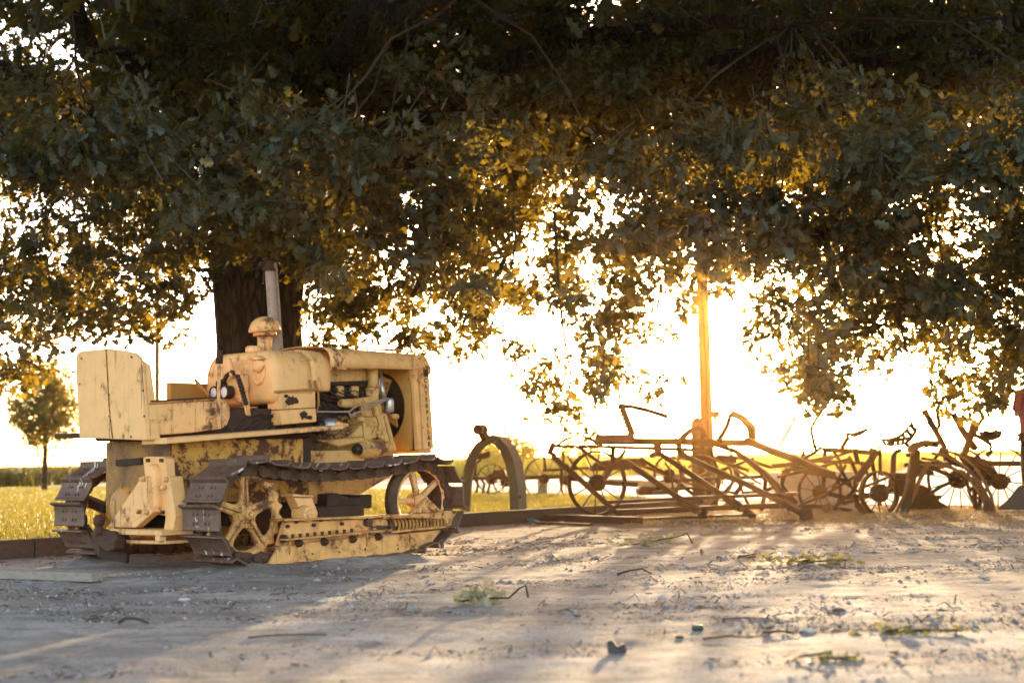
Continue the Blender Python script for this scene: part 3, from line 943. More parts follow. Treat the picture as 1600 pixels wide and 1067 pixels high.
b.build('port_cover', M['yellow_engine'], eng, bevel=0.012)
b = MB(); b.tube(side(-0.27, (582, 574), (583, 610)), 0.044, 16); b.lathe([(0.0, .03), (0.056, 0.03), (0.056, 0.0), (0.05, -0.05), (0.045, -0.07)], tp(582, 612, 1, -0.27), (0, 0, 1), 16)
b.build('water_riser', M['yellow_engine'], eng)
b = MB(); b.tube(side(-0.28, (531, 629), (540, 630.5), (562, 628), (566, 627)), [0.03, 0.036, 0.036, 0.03], 14); b.build('fuel_pump', M['yellow_engine'], eng)
b = MB()
b.prism(side(-0.30, (563, 621), (592, 618), (598, 640), (597, 655), (566, 654)), (0, 0.14, 0))
b.prism(side(-0.33, (567, 652), (600, 650), (603, 680), (570, 690)), (0, 0.16, 0))
b.prism(side(-0.35, (586, 634), (590, 632), (600, 662), (596, 684), (591, 684), (594, 662)), (0, 0.06, 0))
b.prism(side(-0.32, (536, 692), (567, 662), (569, 684), (548, 695)), (0, 0.14, 0))
b.prism(side(-0.34, (495, 688), (548, 684), (570, 682), (570, 690), (530, 697.5)), (0, 0.16, 0))
b.tube(side(-0.33, (613, 650), (622, 651)), 0.022, 10)
for px, py in ((566, 655), (592, 676), (597, 683)): b.lathe([(0, -0.02), (0.018, -0.02), (0.025, 0.03)], tp(px, py, 1, -0.34), (0, 1, 0), 10)
b.build('pump_body', M['yellow_engine'], eng, bevel=0.012)
b = MB()
b.prism(side(-0.37, (596, 645), (605, 646), (621, 704), (611, 705), (603, 695)), (0, 0.14, 0)); b.prism(side(-0.385, (601, 650), (604, 650), (619, 703), (615, 704)), (0, 0.02, 0))
b.build('timing_cover', M['yellow_engine'], eng, bevel=0.01)
b = MB()
c = tp(609, 633, 1, -0.34)
b.lathe([(0, 0.055), (0.025, 0.055), (0.03, 0.045), (0.034, 0.03), (0.034, -0.045), (0.028, -0.055), (0.0, -0.06)], c, (0, 0, 1), 16)
b.tube([c + Vector((-0.03, 0.03, 0.05)), c + Vector((-0.035, 0.05, 0.14)), c + Vector((-0.02, 0.08, 0.30))], [0.022, 0.02, 0.006], 8)
b.build('filter_bowl', M['alu'], eng)
b = MB()
b.tube(side(-0.36, (494, 643), (530, 643.5), (546, 643), (553, 637), (562, 633), (590, 627), (607, 622)), 0.007, 8)
b.tube(side(-0.35, (549, 648), (566, 642), (584, 634), (605, 624)), 0.007, 8)
b.tube(side(-0.34, (545, 643), (548, 652), (556, 648)), 0.008, 8)
b.build('fuel_line', M['pipe'], eng)
b = MB()
for k in range(6): b.tube(side(-0.26, (505 + 8 * k, 627 + 3 * (k % 3)), (512 + 8 * k, 640 - 4 * (k % 2)), (520 + 9 * k, 655 - 6 * (k % 3))), 0.006, 6)
for k in range(5): b.tube(side(-0.29, (498 + 12 * k, 604 + 2 * k), (508 + 12 * k, 618 - 2 * k), (526 + 11 * k, 623 - 2 * (k % 3)), (540 + 9 * k, 619)), 0.005, 6)
b.build('engine_wiring', M['black'], eng)
b = MB()
c0, c1 = tp(502, 667, 1, -0.33), tp(524, 666, 1, -0.33)
b.tube([c0, c0.lerp(c1, 0.5), c0.lerp(c1, 0.51), c1], [0.055, 0.06, 0.066, 0.06], 18); b.build('generator', M['alu'], eng)
b = MB(); b.tube([c0 - Vector((0.06, 0, 0)), c0 + Vector((0.02, 0, 0))], [0.05, 0.057], 16); b.build('generator_end', M['black'], eng)
b = MB()
c0, c1 = tp(561, 702, 1, -0.33), tp(606, 699, 1, -0.33); ax = (c1 - c0).normalized()
b.tube([c0, c0 + ax * 0.03, c0 + ax * 0.031, c0.lerp(c1, .48), c0.lerp(c1, .49), c0.lerp(c1, .54), c0.lerp(c1, .55), c1], [0.05, 0.055, 0.07, 0.07, 0.074, 0.074, 0.07, 0.066], 18)
st = b.build('starter_motor', M['yellow_engine'], eng)
b = MB(); b.tube([c0 - ax * 0.05, c0 - ax * 0.002], [0.03, 0.045], 14); b.build('starter_end', M['black'], st)

# ---- tool box, levers, dials, air cleaner, exhaust
b = MB()
b.prism(side(-0.425, (436, 613), (493, 610), (493, 637), (437, 640)), (0, 0.14, 0))
b.prism(side(-0.428, (437, 640.5), (494, 637.5), (495, 659), (438, 664)), (0, 0.14, 0))
tb = b.build('tool_box', M['yellow'], T, bevel=0.006)
b = MB(); b.prism(side(-0.445, (434, 610), (498, 606), (498, 609.5), (434, 613.5)), (0, 0.18, 0))
b.bar(side(-0.44, (484, 593), (486, 606)), 0.012, 0.02); b.bar(side(-0.44, (492, 594), (496, 608)), 0.012, 0.02); b.bar(side(-0.44, (497, 608), (498, 630), (495, 645)), 0.012, 0.014)
b.build('box_lid', M['yellow_dark'], tb, bevel=0.003)
b = MB()
rp_ = random.Random(12)
for cx, cy, rx_, ry_, yy in ((456, 626, 12, 8, -0.4285), (474, 648, 7, 7, -0.4312), (483, 652, 6, 3.5, -0.4318), (447, 619, 4, 3, -0.4292)):
    pts = []
    for k in range(22):
        q = 2 * PI * k / 22; j = rp_.uniform(.62, 1.1); pts.append((cx + rx_ * j * math.cos(q), cy + ry_ * j * math.sin(q)))
    b.prism(side(yy, *pts), (0, -0.002, 0))
build_each(b, 'rust_patch', M['rust_dark'], tb)
b = MB(); b.bar(side(-0.47, (342.5, 566), (341, 668)), 0.022, 0.016); lv = b.build('brake_lever', M['yellow'], T, bevel=0.003)
b = MB(); b.tube(side(-0.47, (343, 547), (342.5, 568)), [0.022, 0.026], 10); b.build('lever_grip', M['rust_dark'], lv)
b = MB()
b.tube(rp(-0.36, (357, 561), (361, 578), (366, 588)), [0.022, 0.026, 0.028], 10)
b.prism(rp(-0.33, (352, 594), (367, 583), (381, 584), (383, 606), (376, 630), (368, 623)), (0.04, 0, 0))
b.prism(rp(-0.38, (366, 580), (372, 579), (381, 605), (387, 650), (383, 648), (377, 620)), (0.035, 0, 0))
cs = b.build('control_stand', M['yellow'], T, bevel=0.005)
b = MB()
b.tube(rp(-0.37, (350, 596), (354, 587), (362, 581), (367, 584)), 0.017, 10)
for k in range(9):
    p = tp(371 + k * 1.6, 588 + k * 5.2, 0, -0.40); b.lathe([(0, -0.012), (0.016, -0.01), (0.018, 0.012), (0, 0.014)], p, (1, 0, 0.3 * (k % 3 - 1)), 8)
b.build('control_chain', M['rust_dark'], cs)
for (px, py) in ((349.5, 612.5), (333, 613.5)):
    b = MB(); c = tp(px, py, 0, -0.40)
    b.lathe([(0.040, 0.0), (0.046, 0.004), (0.050, -0.004), (0.050, -0.06), (0.0, -0.07)], c, (-1, 0, 0), 24)
    g = b.build('gauge', M['rust'], T)
    b = MB(); b.lathe([(0.0, -0.004), (0.041, -0.006)], c, (-1, 0, 0), 24); b.build('gauge_face', M['dial'], g)
b = MB(); b.tube(rp(-0.42, (305, 594), (327, 618)), 0.012, 8); lv2 = b.build('steering_lever', M['yellow_dark'], T)
b = MB(); b.tube(rp(-0.34, (342, 600), (350, 598)), 0.03, 10); b.build('gauge_plug', M['rust_dark'], T)
# air precleaner
b = MB()
c = tp(413, 545, 1, 0.0); e = tp(414, 516, 1, 0.0)
b.tube([c - Vector((0, 0, 0.04)), e - Vector((0, 0, 0.02))], 0.056, 18); b.tube([e - Vector((0, 0, .045)), e - Vector((0, 0, 0.005))], 0.088, 20)
pcs = b.build('air_intake_stem', M['yellow'], T)
b = MB()
b.lathe([(0.0, 0.112), (0.03, 0.110), (0.07, 0.095), (0.10, 0.068), (0.117, 0.03), (0.124, 0.0), (0.118, -0.004), (0.09, 0.004)], e + Vector((0, 0, -0.008)), (-0.08, 0, 1), 28)
b.build('air_intake_cap', M['yellow'], pcs)
b = MB()
e0, e1 = tp(431, 545, 1, 0.09), tp(421.5, 412, 1, 0.09)
b.tube([e0 - Vector((0, 0, 0.05)), e0.lerp(e1, 0.27), e0.lerp(e1, 0.275), e1], [0.047, 0.046, 0.043, 0.041], 18, caps=False)
b.tube([e0.lerp(e1, 0.94), e1 + (e1 - e0) * 0.012], 0.048, 18)
d = Vector((0.035, -0.034, 0)); b.bar([e0 + d - Vector((0, 0, .03)), e1 + d * 0.95], 0.016, 0.012)
ex = b.build('exhaust_pipe', M['pipe'], T)
b = MB(); b.lathe([(0.0, 0.01), (0.044, 0.008), (0.047, 0.0)], e1 + Vector((-0.012, 0, 0.012)), (-0.15, 0, 1), 16); b.bar([e1 + Vector((-0.03, 0, 0.012)), e1 + Vector((-0.085, 0, 0.0)), e1 + Vector((-0.10, 0, -0.03))], 0.03, 0.012); b.tube([e1 + Vector((-.01, 0, -.06)), e1 + Vector((-.005, 0, .01))], 0.0495, 16)
b.build('rain_cap', M['rust'], ex)

# ================================================================== RUSTY IMPLEMENTS
def implement(name, label, cat, px, py, group='rusty farm implements in a row'):
    g = gnd(px, py)
    return thing(name, label, cat, g, 0, group)
def pbar(root, nm, pts, wpx, mat='rust', depth=None, up=None, round_=False):
    W = [at(a, b_, d) for a, b_, d in pts]
    dm = sum(p[2] for p in pts) / len(pts); w = wpx * dm / FOC
    b = MB()
    if round_: b.tube(W, w / 2, 8)
    else: b.bar(W, depth or w * 1.3, w, up=up or (0, 0, 1)) if up else b.bar(W, depth or w * 1.2, w)
    return b.build(nm, M[mat], root, origin=root.location, bevel=0 if round_ or wpx < 4 else 0.004)
def wheel(root, px, py, d, rpx, yaw=20, rimw=0.07, rimt=0.014, ns=10, hub=0.07, mat='rust', sp=0.008, phase=0):
    c = at(px, py, d); Rm = rpx * d / FOC
    n = Vector((math.sin(R(yaw)), -math.cos(R(yaw)), 0)); _, a, u = frame(n)
    b = MB()
    h = rimw / 2
    b.lathe([(Rm, -h), (Rm, h), (Rm - rimt, h), (Rm - rimt, -h), (Rm, -h)], c, n, 56)
    for k in range(ns):
        q = 2 * PI * k / ns + phase; dr = a * math.cos(q) + u * math.sin(q); s_ = (-1 if k % 2 else 1) * 0.03
        b.tube([c + dr * hub * 0.5 + n * s_, c + dr * (Rm - rimt * 0.6)], sp, 6)
    w = b.build('wheel', M[mat], root, origin=root.location)
    b = MB()
    b.lathe([(0.0, 0.10), (hub * .35, 0.10), (hub * .42, 0.06), (hub, 0.045), (hub, -0.045), (hub * .45, -0.06), (hub * .4, -0.12), (0, -0.12)], c, n, 16)
    b.build('hub', M['rust_dark'], w, origin=root.location)
    return w

# U-shaped arch
def arch():
    g = gnd(765, 809); d = 16.9
    t = thing('iron_arch', 'upright rusty iron arch with a lifting eye, standing in the dirt beside the tractor nose', 'iron arch', g)
    outer = [(718, 812), (720.5, 770), (724, 735), (731, 712), (742, 694), (755, 683), (768, 679), (780, 683), (793, 698), (803, 722), (809, 760), (811, 806)]
    def dd(px): return 17.1 - (px - 765) * 0.006
    O = [at(a, b_, dd(a)) for a, b_ in outer]
    for p in (O[0], O[-1]): p.z = min(p.z, -0.03)
    cen = at(765, 755, 17.0)
    b = MB(); n = len(O); W = Vector((0.10, 0.22, 0)); vs, fs = [], []
    def ins(i, k):
        a = O[max(0, i - 1)]; c = O[min(n - 1, i + 1)]; t_ = (c - a).normalized(); q = Vector((0, 1, 0)).cross(t_).normalized()
        if q.dot(cen - O[i]) < 0: q = -q
        return O[i] + q * k
    thk = 0.022
    rings = []
    for i in range(n):
        a, c = O[i], ins(i, thk); lip = ins(i, 0.105)
        rings.append([a, a + W, c + W, c + W * 0.12, lip + W * 0.12, lip])
    b.loft(rings, smooth=False)
    b.build('strap', M['arch'], t, origin=g, bevel=0.006)
    b = MB()
    e = at(746, 671, 17.15)
    for k in (0, 1):
        off = Vector((0.05, 0.10, 0.0)) * k
        ring = [e + off + Vector((0.060 * math.cos(2 * PI * i / 20), 0, 0.064 * math.sin(2 * PI * i / 20))) for i in range(20)]
        inner = [e + off + Vector((0.024 * math.cos(2 * PI * i / 20), 0, 0.027 * math.sin(2 * PI * i / 20))) for i in range(20)]
        vs, fs = [], []
        for p, q in zip(ring, inner): vs += [p, p + Vector((.02, .04, 0)), q + Vector((.02, .04, 0)), q]
        for i in range(20):
            j = (i + 1) % 20
            for m_ in range(4): fs.append((i * 4 + m_, i * 4 + (m_ + 1) % 4, j * 4 + (m_ + 1) % 4, j * 4 + m_))
        b.add(vs, fs)
        b.tube([e + off + Vector((0.022, .02, -0.03)), e + off + Vector((0.085, .04, -0.12))], [.030, .045], 10)
    build_each(b, 'lifting_eye', M['rust'], t, g)
    b = MB(); b.bolt(at(811, 776, 16.8), (1, -0.3, 0), 0.02, 0.03); b.build('bolt_head', M['rust'], t, origin=g)
arch()

# the long frame machine
D = 16.5
t = implement('field_cultivator', 'long rusty cultivator frame with one tall spoked wheel and crossing beams, nearest the iron arch', 'cultivator', 1060, 808)
wheel(t, 933, 754, D, 49.5, yaw=24, rimw=0.085, rimt=0.016, ns=12, hub=0.095, phase=0.1)
pbar(t, 'axle', [(940, 753, D), (962, 755, D + .1), (994, 757, D + .3)], 7, 'rust_dark')
pbar(t, 'tow_bar', [(863, 713, D - .35), (905, 748, D - .3), (969, 806, D - .3)], 8)
b = MB(); b.tube([at(865, 693, D - .3), at(858, 709, D - .35)], 0.034, 10); b.tube([at(862, 709, D - .35), at(868, 713, D - .35)], 0.03, 10); b.build('clamp', M['rust'], t, origin=t.location)
pbar(t, 'tie_bar', [(866, 697, D - .3), (958, 698, D)], 4.5)
pbar(t, 'leaf_spring', [(869, 697, D - .3), (880, 688, D - .25), (895, 681, D - .2), (908, 680, D - .2), (922, 685, D - .1), (934, 692, D)], 2.6, depth=0.05)
pbar(t, 'brace', [(904, 698, D - .2), (947, 731, D)], 4)
pbar(t, 'main_beam', [(930, 689, D), (1060, 690, D + .1), (1172, 692, D + .2)], 11, 'rust')
pbar(t, 'beam_sleeve', [(931, 685.5, D), (960, 685, D), (991, 685, D)], 13, 'rust_light')
pbar(t, 'lower_beam', [(950, 698, D + .3), (1060, 702, D + .4), (1110, 704, D + .4)], 6)
pbar(t, 'stay', [(958, 700, D), (957, 722, D), (943, 752, D)], 7)
pbar(t, 'stay', [(978, 703, D), (958, 728, D), (943, 752, D)], 6)
pbar(t, 'hanger', [(1027, 695, D), (1028, 712, D)], 10)
pbar(t, 'diagonal_beam', [(978, 721, D - .1), (1063, 779, D - .3)], 8.5)
pbar(t, 'diagonal_beam', [(1031, 708, D - .1), (1075, 738, D - .15), (1129, 773, D - .3)], 8)
pbar(t, 'curved_beam', [(1100, 684, D - .1), (1098, 674, D - .1), (1090, 669, D - .1), (1078, 673, D - .1), (1066, 684, D - .1), (1060, 694, D - .15), (1063, 705, D - .2), (1074, 714, D - .2), (1110, 731, D - .3), (1170, 758, D - .5), (1225, 786, D - .7), (1264, 808, D - .9)], 8, 'rust')
pbar(t, 'curved_beam', [(1085, 693, D), (1120, 695, D), (1150, 705, D), (1172, 722, D - .1), (1196, 741, D - .2), (1212, 758, D - .3), (1222, 775, D - .4), (1240, 792, D - .6), (1262, 805, D - .8)], 7.5, 'rust')
pbar(t, 'foot', [(1258, 796, D - .9), (1261, 815, D - .95)], 14, 'rust_dark')
pbar(t, 'shaft', [(1166, 688, D + .1), (1195, 700, D - .1), (1240, 716, D - .4), (1283, 735, D - .6), (1302, 742, D - .7)], 10, 'rust')
pbar(t, 'rod', [(970, 703, D), (1010, 710, D), (1060, 717, D), (1085, 719, D)], 2, round_=True)
pbar(t, 'rod', [(985, 722, D), (1040, 742, D), (1098, 762, D)], 3, round_=True)
pbar(t, 'rod', [(1039, 722, D - .1), (1047, 735, D - .1), (1052, 764, D - .2)], 3, round_=True)
pbar(t, 'rod', [(1070, 728, D - .1), (1058, 766, D - .2)], 4.5, 'rust_light', round_=True)
pbar(t, 'rod', [(1096, 708, D + .1), (1140, 728, D), (1190, 757, D)], 3.5, 'rust_light', round_=True)
pbar(t, 'rod', [(1135, 748, D - .1), (1180, 755, D - .1)], 3, 'rust_light', round_=True)
b = MB(); b.lathe([(0, -.03), (.03, -.02), (.035, .02), (0, .04)], at(1019, 711, D - .1), (0.6, -1, .3), 10); b.build('lug', M['rust'], t, origin=t.location)
pbar(t, 'skid_rail', [(949, 784.5, D - .2), (1100, 777, D - .3), (1247, 771, D - .4)], 5.5, depth=0.09)
pbar(t, 'skid_rail', [(962, 800, D - .35), (1100, 794, D - .4), (1228, 789, D - .4)], 8, depth=0.10)
pbar(t, 'skid_rail', [(972, 812, D - .5), (1100, 807, D - .6), (1180, 804, D - .6)], 4, 'rust_dark', depth=0.10)
pbar(t, 'cross_bar', [(1062, 782, D - .3), (1092, 798, D - .6)], 10)
pbar(t, 'cross_bar', [(1134, 776, D - .3), (1160, 795, D - .6)], 9)
pbar(t, 'tooth', [(1100, 797, D - .5), (1096, 808, D - .55)], 9, 'rust_dark'); pbar(t, 'tooth', [(1165, 798, D - .5), (1178, 808, D - .6)], 8, 'rust_dark')
pbar(t, 'curved_tine', [(1187, 735, D), (1196, 750, D), (1194, 776, D - .1), (1190, 796, D - .2)], 5)
pbar(t, 'cross_bar', [(1040, 752, D + .5), (1120, 747, D + .6), (1190, 745, D + .6)], 5, 'rust_dark')
pbar(t, 'cross_bar', [(1150, 733, D + .5), (1158, 760, D + .4), (1135, 790, D + .2)], 5, 'rust_dark')
for pts, w_, m_ in (([(1000, 716), (1052, 748), (1098, 784)], 5, 'rust_dark'), ([(1108, 700), (1124, 742), (1118, 790)], 5, 'rust'), ([(1120, 712), (1160, 716), (1205, 730)], 5, 'rust'), ([(1088, 745), (1140, 730), (1178, 716)], 4, 'rust_dark'),
                    ([(1205, 728), (1250, 724), (1300, 714)], 7, 'rust'), ([(1215, 745), (1260, 735), (1330, 716)], 5, 'rust_dark'), ([(1020, 770), (1075, 762), (1150, 770)], 4, 'rust_dark'), ([(1140, 700), (1150, 745), (1170, 790)], 4, 'rust_dark'), ([(1060, 712), (1100, 716), (1150, 720)], 7, 'rust'), ([(1158, 770), (1190, 768), (1216, 758)], 5, 'rust_dark'), ([(1110, 790), (1136, 764), (1150, 748)], 4, 'rust')):
    k = random.uniform(.3, 1.0); pbar(t, 'brace', [(a, c, D + k) for a, c in pts], w_, m_)
# toothed quadrant and its lever
b = MB()
q0, q1 = at(967, 634, D), at(984, 681, D)
dr = (q1 - q0); pn = Vector((-dr.z, 0, dr.x)).normalized()
if pn.x > 0: pn = -pn
ln = []
for k in range(8):
    u = k / 8
    ln += [q0 + dr * u, q0 + dr * (u + 0.045) + pn * 0.03, q0 + dr * (u + 0.075) + pn * 0.03]
b.prism(ln + [q1, q1 - pn * 0.075, q0 - pn * 0.065], (0, 0.02, 0)); b.build('quadrant', M['rust'], t, origin=t.location)
pbar(t, 'lever', [(966, 634, D), (985, 635, D), (1012, 641, D), (1043, 651, D)], 7)
# ratchet arm with bleached hinge beside the pole
pbar(t, 'lever', [(1122, 690, D + .1), (1136, 666, D), (1142, 646, D)], 6); pbar(t, 'lever', [(1142, 645, D), (1160, 653, D), (1174, 668, D), (1176, 690, D + .1)], 10)

# long steel beams lying on the ground
def lying(name, label, cat, p0, p1, w, h, mat, sink=0.3, **k):
    a, c = gnd(*p0), gnd(*p1); b = MB()
    a.z = c.z = h * (0.5 - sink)
    mid = (a + c) / 2; mid.z = 0
    b.bar([a, a.lerp(c, .5) + Vector((0, 0, 0.004)), c], w, h)
    o = b.build(name, M[mat], None, origin=mid, bevel=0.006); o.location = mid
    return tag(o, label, cat, **k)
lying('steel_beam', 'long rusty steel beam lying flat on the dirt between arch and tall spoked wheel', 'beam', (806, 812), (1000, 818), 0.10, 0.075, 'rust', 0.05)
lying('steel_strip', 'short thin rusty strip on the ground just in front of the long steel beam', 'metal strip', (836, 818), (924, 821), 0.05, 0.02, 'rust_light', 0.0)
lying('weathered_plank', 'grey weathered plank lying on the gravel behind the tractor, at the left edge', 'plank', (-60, 901), (152, 907), 0.10, 0.055, 'timber_grey', 0.1)
b = MB(); b.tube([gnd(798, 812) + Vector((0, 0, .02)), gnd(812, 814) + Vector((0, 0, .04)), gnd(828, 816) + Vector((0, 0, .03)), gnd(842, 817) + Vector((0, 0, .015))], 0.016, 8)
o = b.build('hose', M['hose'], None); tag(o, 'short blue green hose end on the dirt at the foot of the arch', 'hose')

# tall hay machine behind, with top beam and bent rods
D2 = 18.6
t = implement('hay_tedder', 'rusty hay machine with a heavy top beam and tall thin bent rods', 'hay tedder', 1300, 800)
pbar(t, 'top_beam', [(1286, 702, D2), (1330, 704, D2), (1372, 708, D2)], 8)
pbar(t, 'lower_beam', [(1258, 719, D2), (1300, 721, D2), (1362, 724, D2)], 5)
pbar(t, 'post', [(1288, 698, D2), (1289, 722, D2), (1286, 760, D2)], 5); pbar(t, 'post', [(1361, 699, D2), (1363, 724, D2), (1375, 790, D2)], 5); pbar(t, 'post', [(1375, 696, D2), (1375, 742, D2)], 4)
pbar(t, 'brace', [(1240, 726, D2), (1285, 699, D2)], 5); pbar(t, 'brace', [(1283, 720, D2), (1330, 705, D2)], 4); pbar(t, 'brace', [(1326, 712, D2), (1344, 752, D2)], 5)
pbar(t, 'brace', [(1322, 726, D2), (1300, 765, D2)], 4); pbar(t, 'brace', [(1345, 722, D2), (1358, 745, D2)], 5)
pbar(t, 'brace', [(1305, 724, D2), (1330, 758, D2)], 4); pbar(t, 'brace', [(1250, 700, D2), (1262, 718, D2), (1290, 716, D2)], 3)
pbar(t, 'bent_rod', [(1275, 704, D2), (1271, 690, D2), (1267, 670, D2), (1275, 655, D2), (1304, 612, D2)], 6, round_=True)
pbar(t, 'straight_rod', [(1217, 699, D2), (1229, 678, D2), (1243, 650, D2)], 5, round_=True)
pbar(t, 'thin_rod', [(1315, 700, D2), (1325, 684, D2), (1323, 679, D2), (1329, 678, D2)], 8, round_=True)
b = MB(); b.prism([at(1327, 678, D2), at(1345, 671, D2), at(1361, 667, D2), at(1355, 674, D2), at(1344, 681, D2), at(1334, 684, D2)], (0, 0.02, 0)); b.build('pointer', M['rust_dark'], t, origin=t.location)
pbar(t, 'hoop', [(1252, 716, D2), (1256, 705, D2), (1266, 698, D2), (1278, 697, D2), (1286, 702, D2)], 4, round_=True)
wheel(t, 1281, 768, D2, 37, yaw=18, rimw=0.06, ns=10, hub=0.09, phase=.2)
pbar(t, 'axle', [(1281, 768, D2), (1320, 777, D2), (1372, 772, D2)], 7, 'rust_dark')
pbar(t, 'curved_blade', [(1232, 733, D2 - 1.2), (1224, 743, D2 - 1.2), (1222, 757, D2 - 1.2), (1229, 771, D2 - 1.2), (1244, 788, D2 - 1.2)], 10, 'rust', depth=.03)
pbar(t, 'seat_beam', [(1222, 738, D2 - 1.2), (1236, 732, D2 - 1.2), (1262, 738, D2 - 1.2), (1295, 743, D2 - 1.2)], 6)
b = MB(); c = at(1295, 806, D2 - 1.6); b.prism([at(1285, 790, D2 - 1.6), at(1296, 784, D2 - 1.6), at(1300, 792, D2 - 1.6), at(1296, 808, D2 - 1.6), at(1286, 808, D2 - 1.6)], (0.02, 0.05, 0)); b.build('plough_share', M['rust_light'], t, origin=t.location)

for pts, w_, m_ in (([(1230, 724), (1275, 740), (1330, 752)], 5, 'rust_dark'), ([(1248, 790), (1290, 772), (1340, 742)], 4, 'rust'), ([(1306, 790), (1330, 770), (1352, 735)], 5, 'rust_dark'), ([(1260, 735), (1310, 748), (1345, 770)], 4, 'rust'), ([(1230, 795), (1270, 790), (1330, 797)], 6, 'rust_dark'), ([(1300, 700), (1312, 720), (1318, 742)], 5, 'rust_dark'), ([(1335, 700), (1340, 722)], 6, 'rust_dark')):
    k = random.uniform(-.5, .5); pbar(t, 'brace', [(a, c, D2 - .6 + k) for a, c in pts], w_, m_)
t = implement('disc_plough', 'small rusty plough with a curved blade strip and spoked wheel, right of the hay machine', 'plough', 1370, 803)
D3 = 17.2
wheel(t, 1374, 770, D3, 34, yaw=22, rimw=0.10, rimt=0.012, ns=12, hub=0.11)
pbar(t, 'mouldboard', [(1370, 702, D3 - .2), (1360, 720, D3 - .25), (1346, 738, D3 - .3), (1337, 755, D3 - .35), (1335, 772, D3 - .35), (1340, 788, D3 - .35), (1352, 803, D3 - .4)], 11, 'rust', depth=.03)
pbar(t, 'drag_bar', [(1400, 762, D3 + .3), (1372, 772, D3), (1316, 786, D3)], 5, 'rust_dark'); pbar(t, 'spindle', [(1374, 770, D3), (1397, 754, D3 - .2)], 4, 'rust_light')
pbar(t, 'cross_bar', [(1342, 764, D3 + .2), (1400, 740, D3 + .4)], 4); pbar(t, 'share', [(1352, 803, D3 - .4), (1358, 806, D3 - .4)], 10, 'rust_dark')

# machine with the pierced iron seat
D4 = 18.0
tm = t = implement('hay_mower', 'rusty horse mower with a pierced iron seat on a post and a big spoked wheel', 'mower', 1450, 797)
def iron_seat(t, c, L, W, tilt, mat='rust_dark', yaw=0.0, holes=True):
    rot = Matrix.Rotation(yaw, 3, 'Z') @ Matrix.Rotation(tilt, 3, 'Y')
    vs, fs = [], []
    na, nb = 26, 13
    def P(i, j):
        u = -1 + 2 * i / (na - 1); v = -1 + 2 * j / (nb - 1)
        half = W * (0.55 + 0.45 * (1 - ((u + .1) ** 2))) * (1 if u > -0.8 else 0.8)
        x = u * L; y = v * half
        z = 0.10 * (v * v) + (0.16 if holes else 0.03) * max(0, u) ** 2 + 0.04 * max(0, -u) ** 2
        return Vector((x, y, z))
    for lay in (0, 1):
        for i in range(na):
            for j in range(nb): vs.append(c + rot @ (P(i, j) - Vector((0, 0, 0.012 * lay))))
    N = na * nb
    hole = lambda i, j: holes and (i % 3 == 1) and 2 <= i < na - 2 and (1 <= j <= 3 or nb - 5 <= j <= nb - 3)
    for i in range(na - 1):
        for j in range(nb - 1):
            if hole(i, j): continue
            a = i * nb + j
            fs.append((a, a + 1, a + nb + 1, a + nb)); fs.append((N + a, N + a + nb, N + a + nb + 1, N + a + 1))
            for (di, dj, e) in ((0, -1, (a, a + nb)), (0, 1, (a + 1, a + nb + 1)), (-1, 0, (a, a + 1)), (1, 0, (a + nb, a + nb + 1))):
                ii, jj = i + di, j + dj
                if not (0 <= ii < na - 1 and 0 <= jj < nb - 1) or hole(ii, jj):
                    fs.append((e[0], e[1], N + e[1], N + e[0]))
    b = MB(); b.add(vs, fs, True)
    return b.build('seat', M[mat], t, origin=t.location)
iron_seat(t, at(1411, 694, D4), 0.24, 0.21, R(-12), yaw=R(12))
pbar(t, 'seat_post', [(1408, 702, D4), (1399, 706, D4), (1396, 714, D4), (1395, 746, D4)], 6)
pbar(t, 'drag_bar', [(1376, 741, D4), (1400, 741, D4), (1425, 741, D4)], 5)
pbar(t, 'seat_spring', [(1415, 694, D4), (1428, 702, D4), (1442, 694, D4), (1450, 690, D4)], 7, 'rust_dark', depth=.05)
b = MB(); b.prism([at(1392, 744, D4 + .2), at(1420, 752, D4 + .2), at(1440, 742, D4 + .2), at(1462, 741, D4 + .2), at(1458, 736, D4 + .2), at(1480, 730, D4 + .2), at(1480, 722, D4 + .2), at(1430, 720, D4 + .2), at(1425, 742, D4 + .2)], (0, 0.3, 0))
b.prism([at(1395, 748, D4), at(1424, 750, D4), at(1424, 770, D4), at(1395, 772, D4)], (0, .25, 0)); b.build('gear_case', M['rust_dark'], t, origin=t.location, bevel=.02)
b = MB(); b.prism([at(1424, 768, D4), at(1440, 756, D4), at(1456, 764, D4), at(1470, 784, D4), at(1481, 790, D4), at(1483, 796, D4), at(1422, 796, D4)], (0, .35, 0)); b.build('cutter_shoe', M['rust_dark'], t, origin=t.location, bevel=.02)
wheel(t, 1497, 748, D4, 50, yaw=8, rimw=0.05, rimt=0.02, ns=14, hub=0.12, mat='rust_dark', phase=.15)
pbar(t, 'lever', [(1444, 640, D4), (1456, 662, D4), (1474, 696, D4), (1480, 720, D4)], 8); pbar(t, 'lever', [(1464, 638, D4), (1468, 665, D4), (1463, 675, D4)], 5); pbar(t, 'lever', [(1449, 658, D4), (1470, 690, D4)], 4); pbar(t, 'lever', [(1466, 676, D4), (1474, 692, D4)], 4)

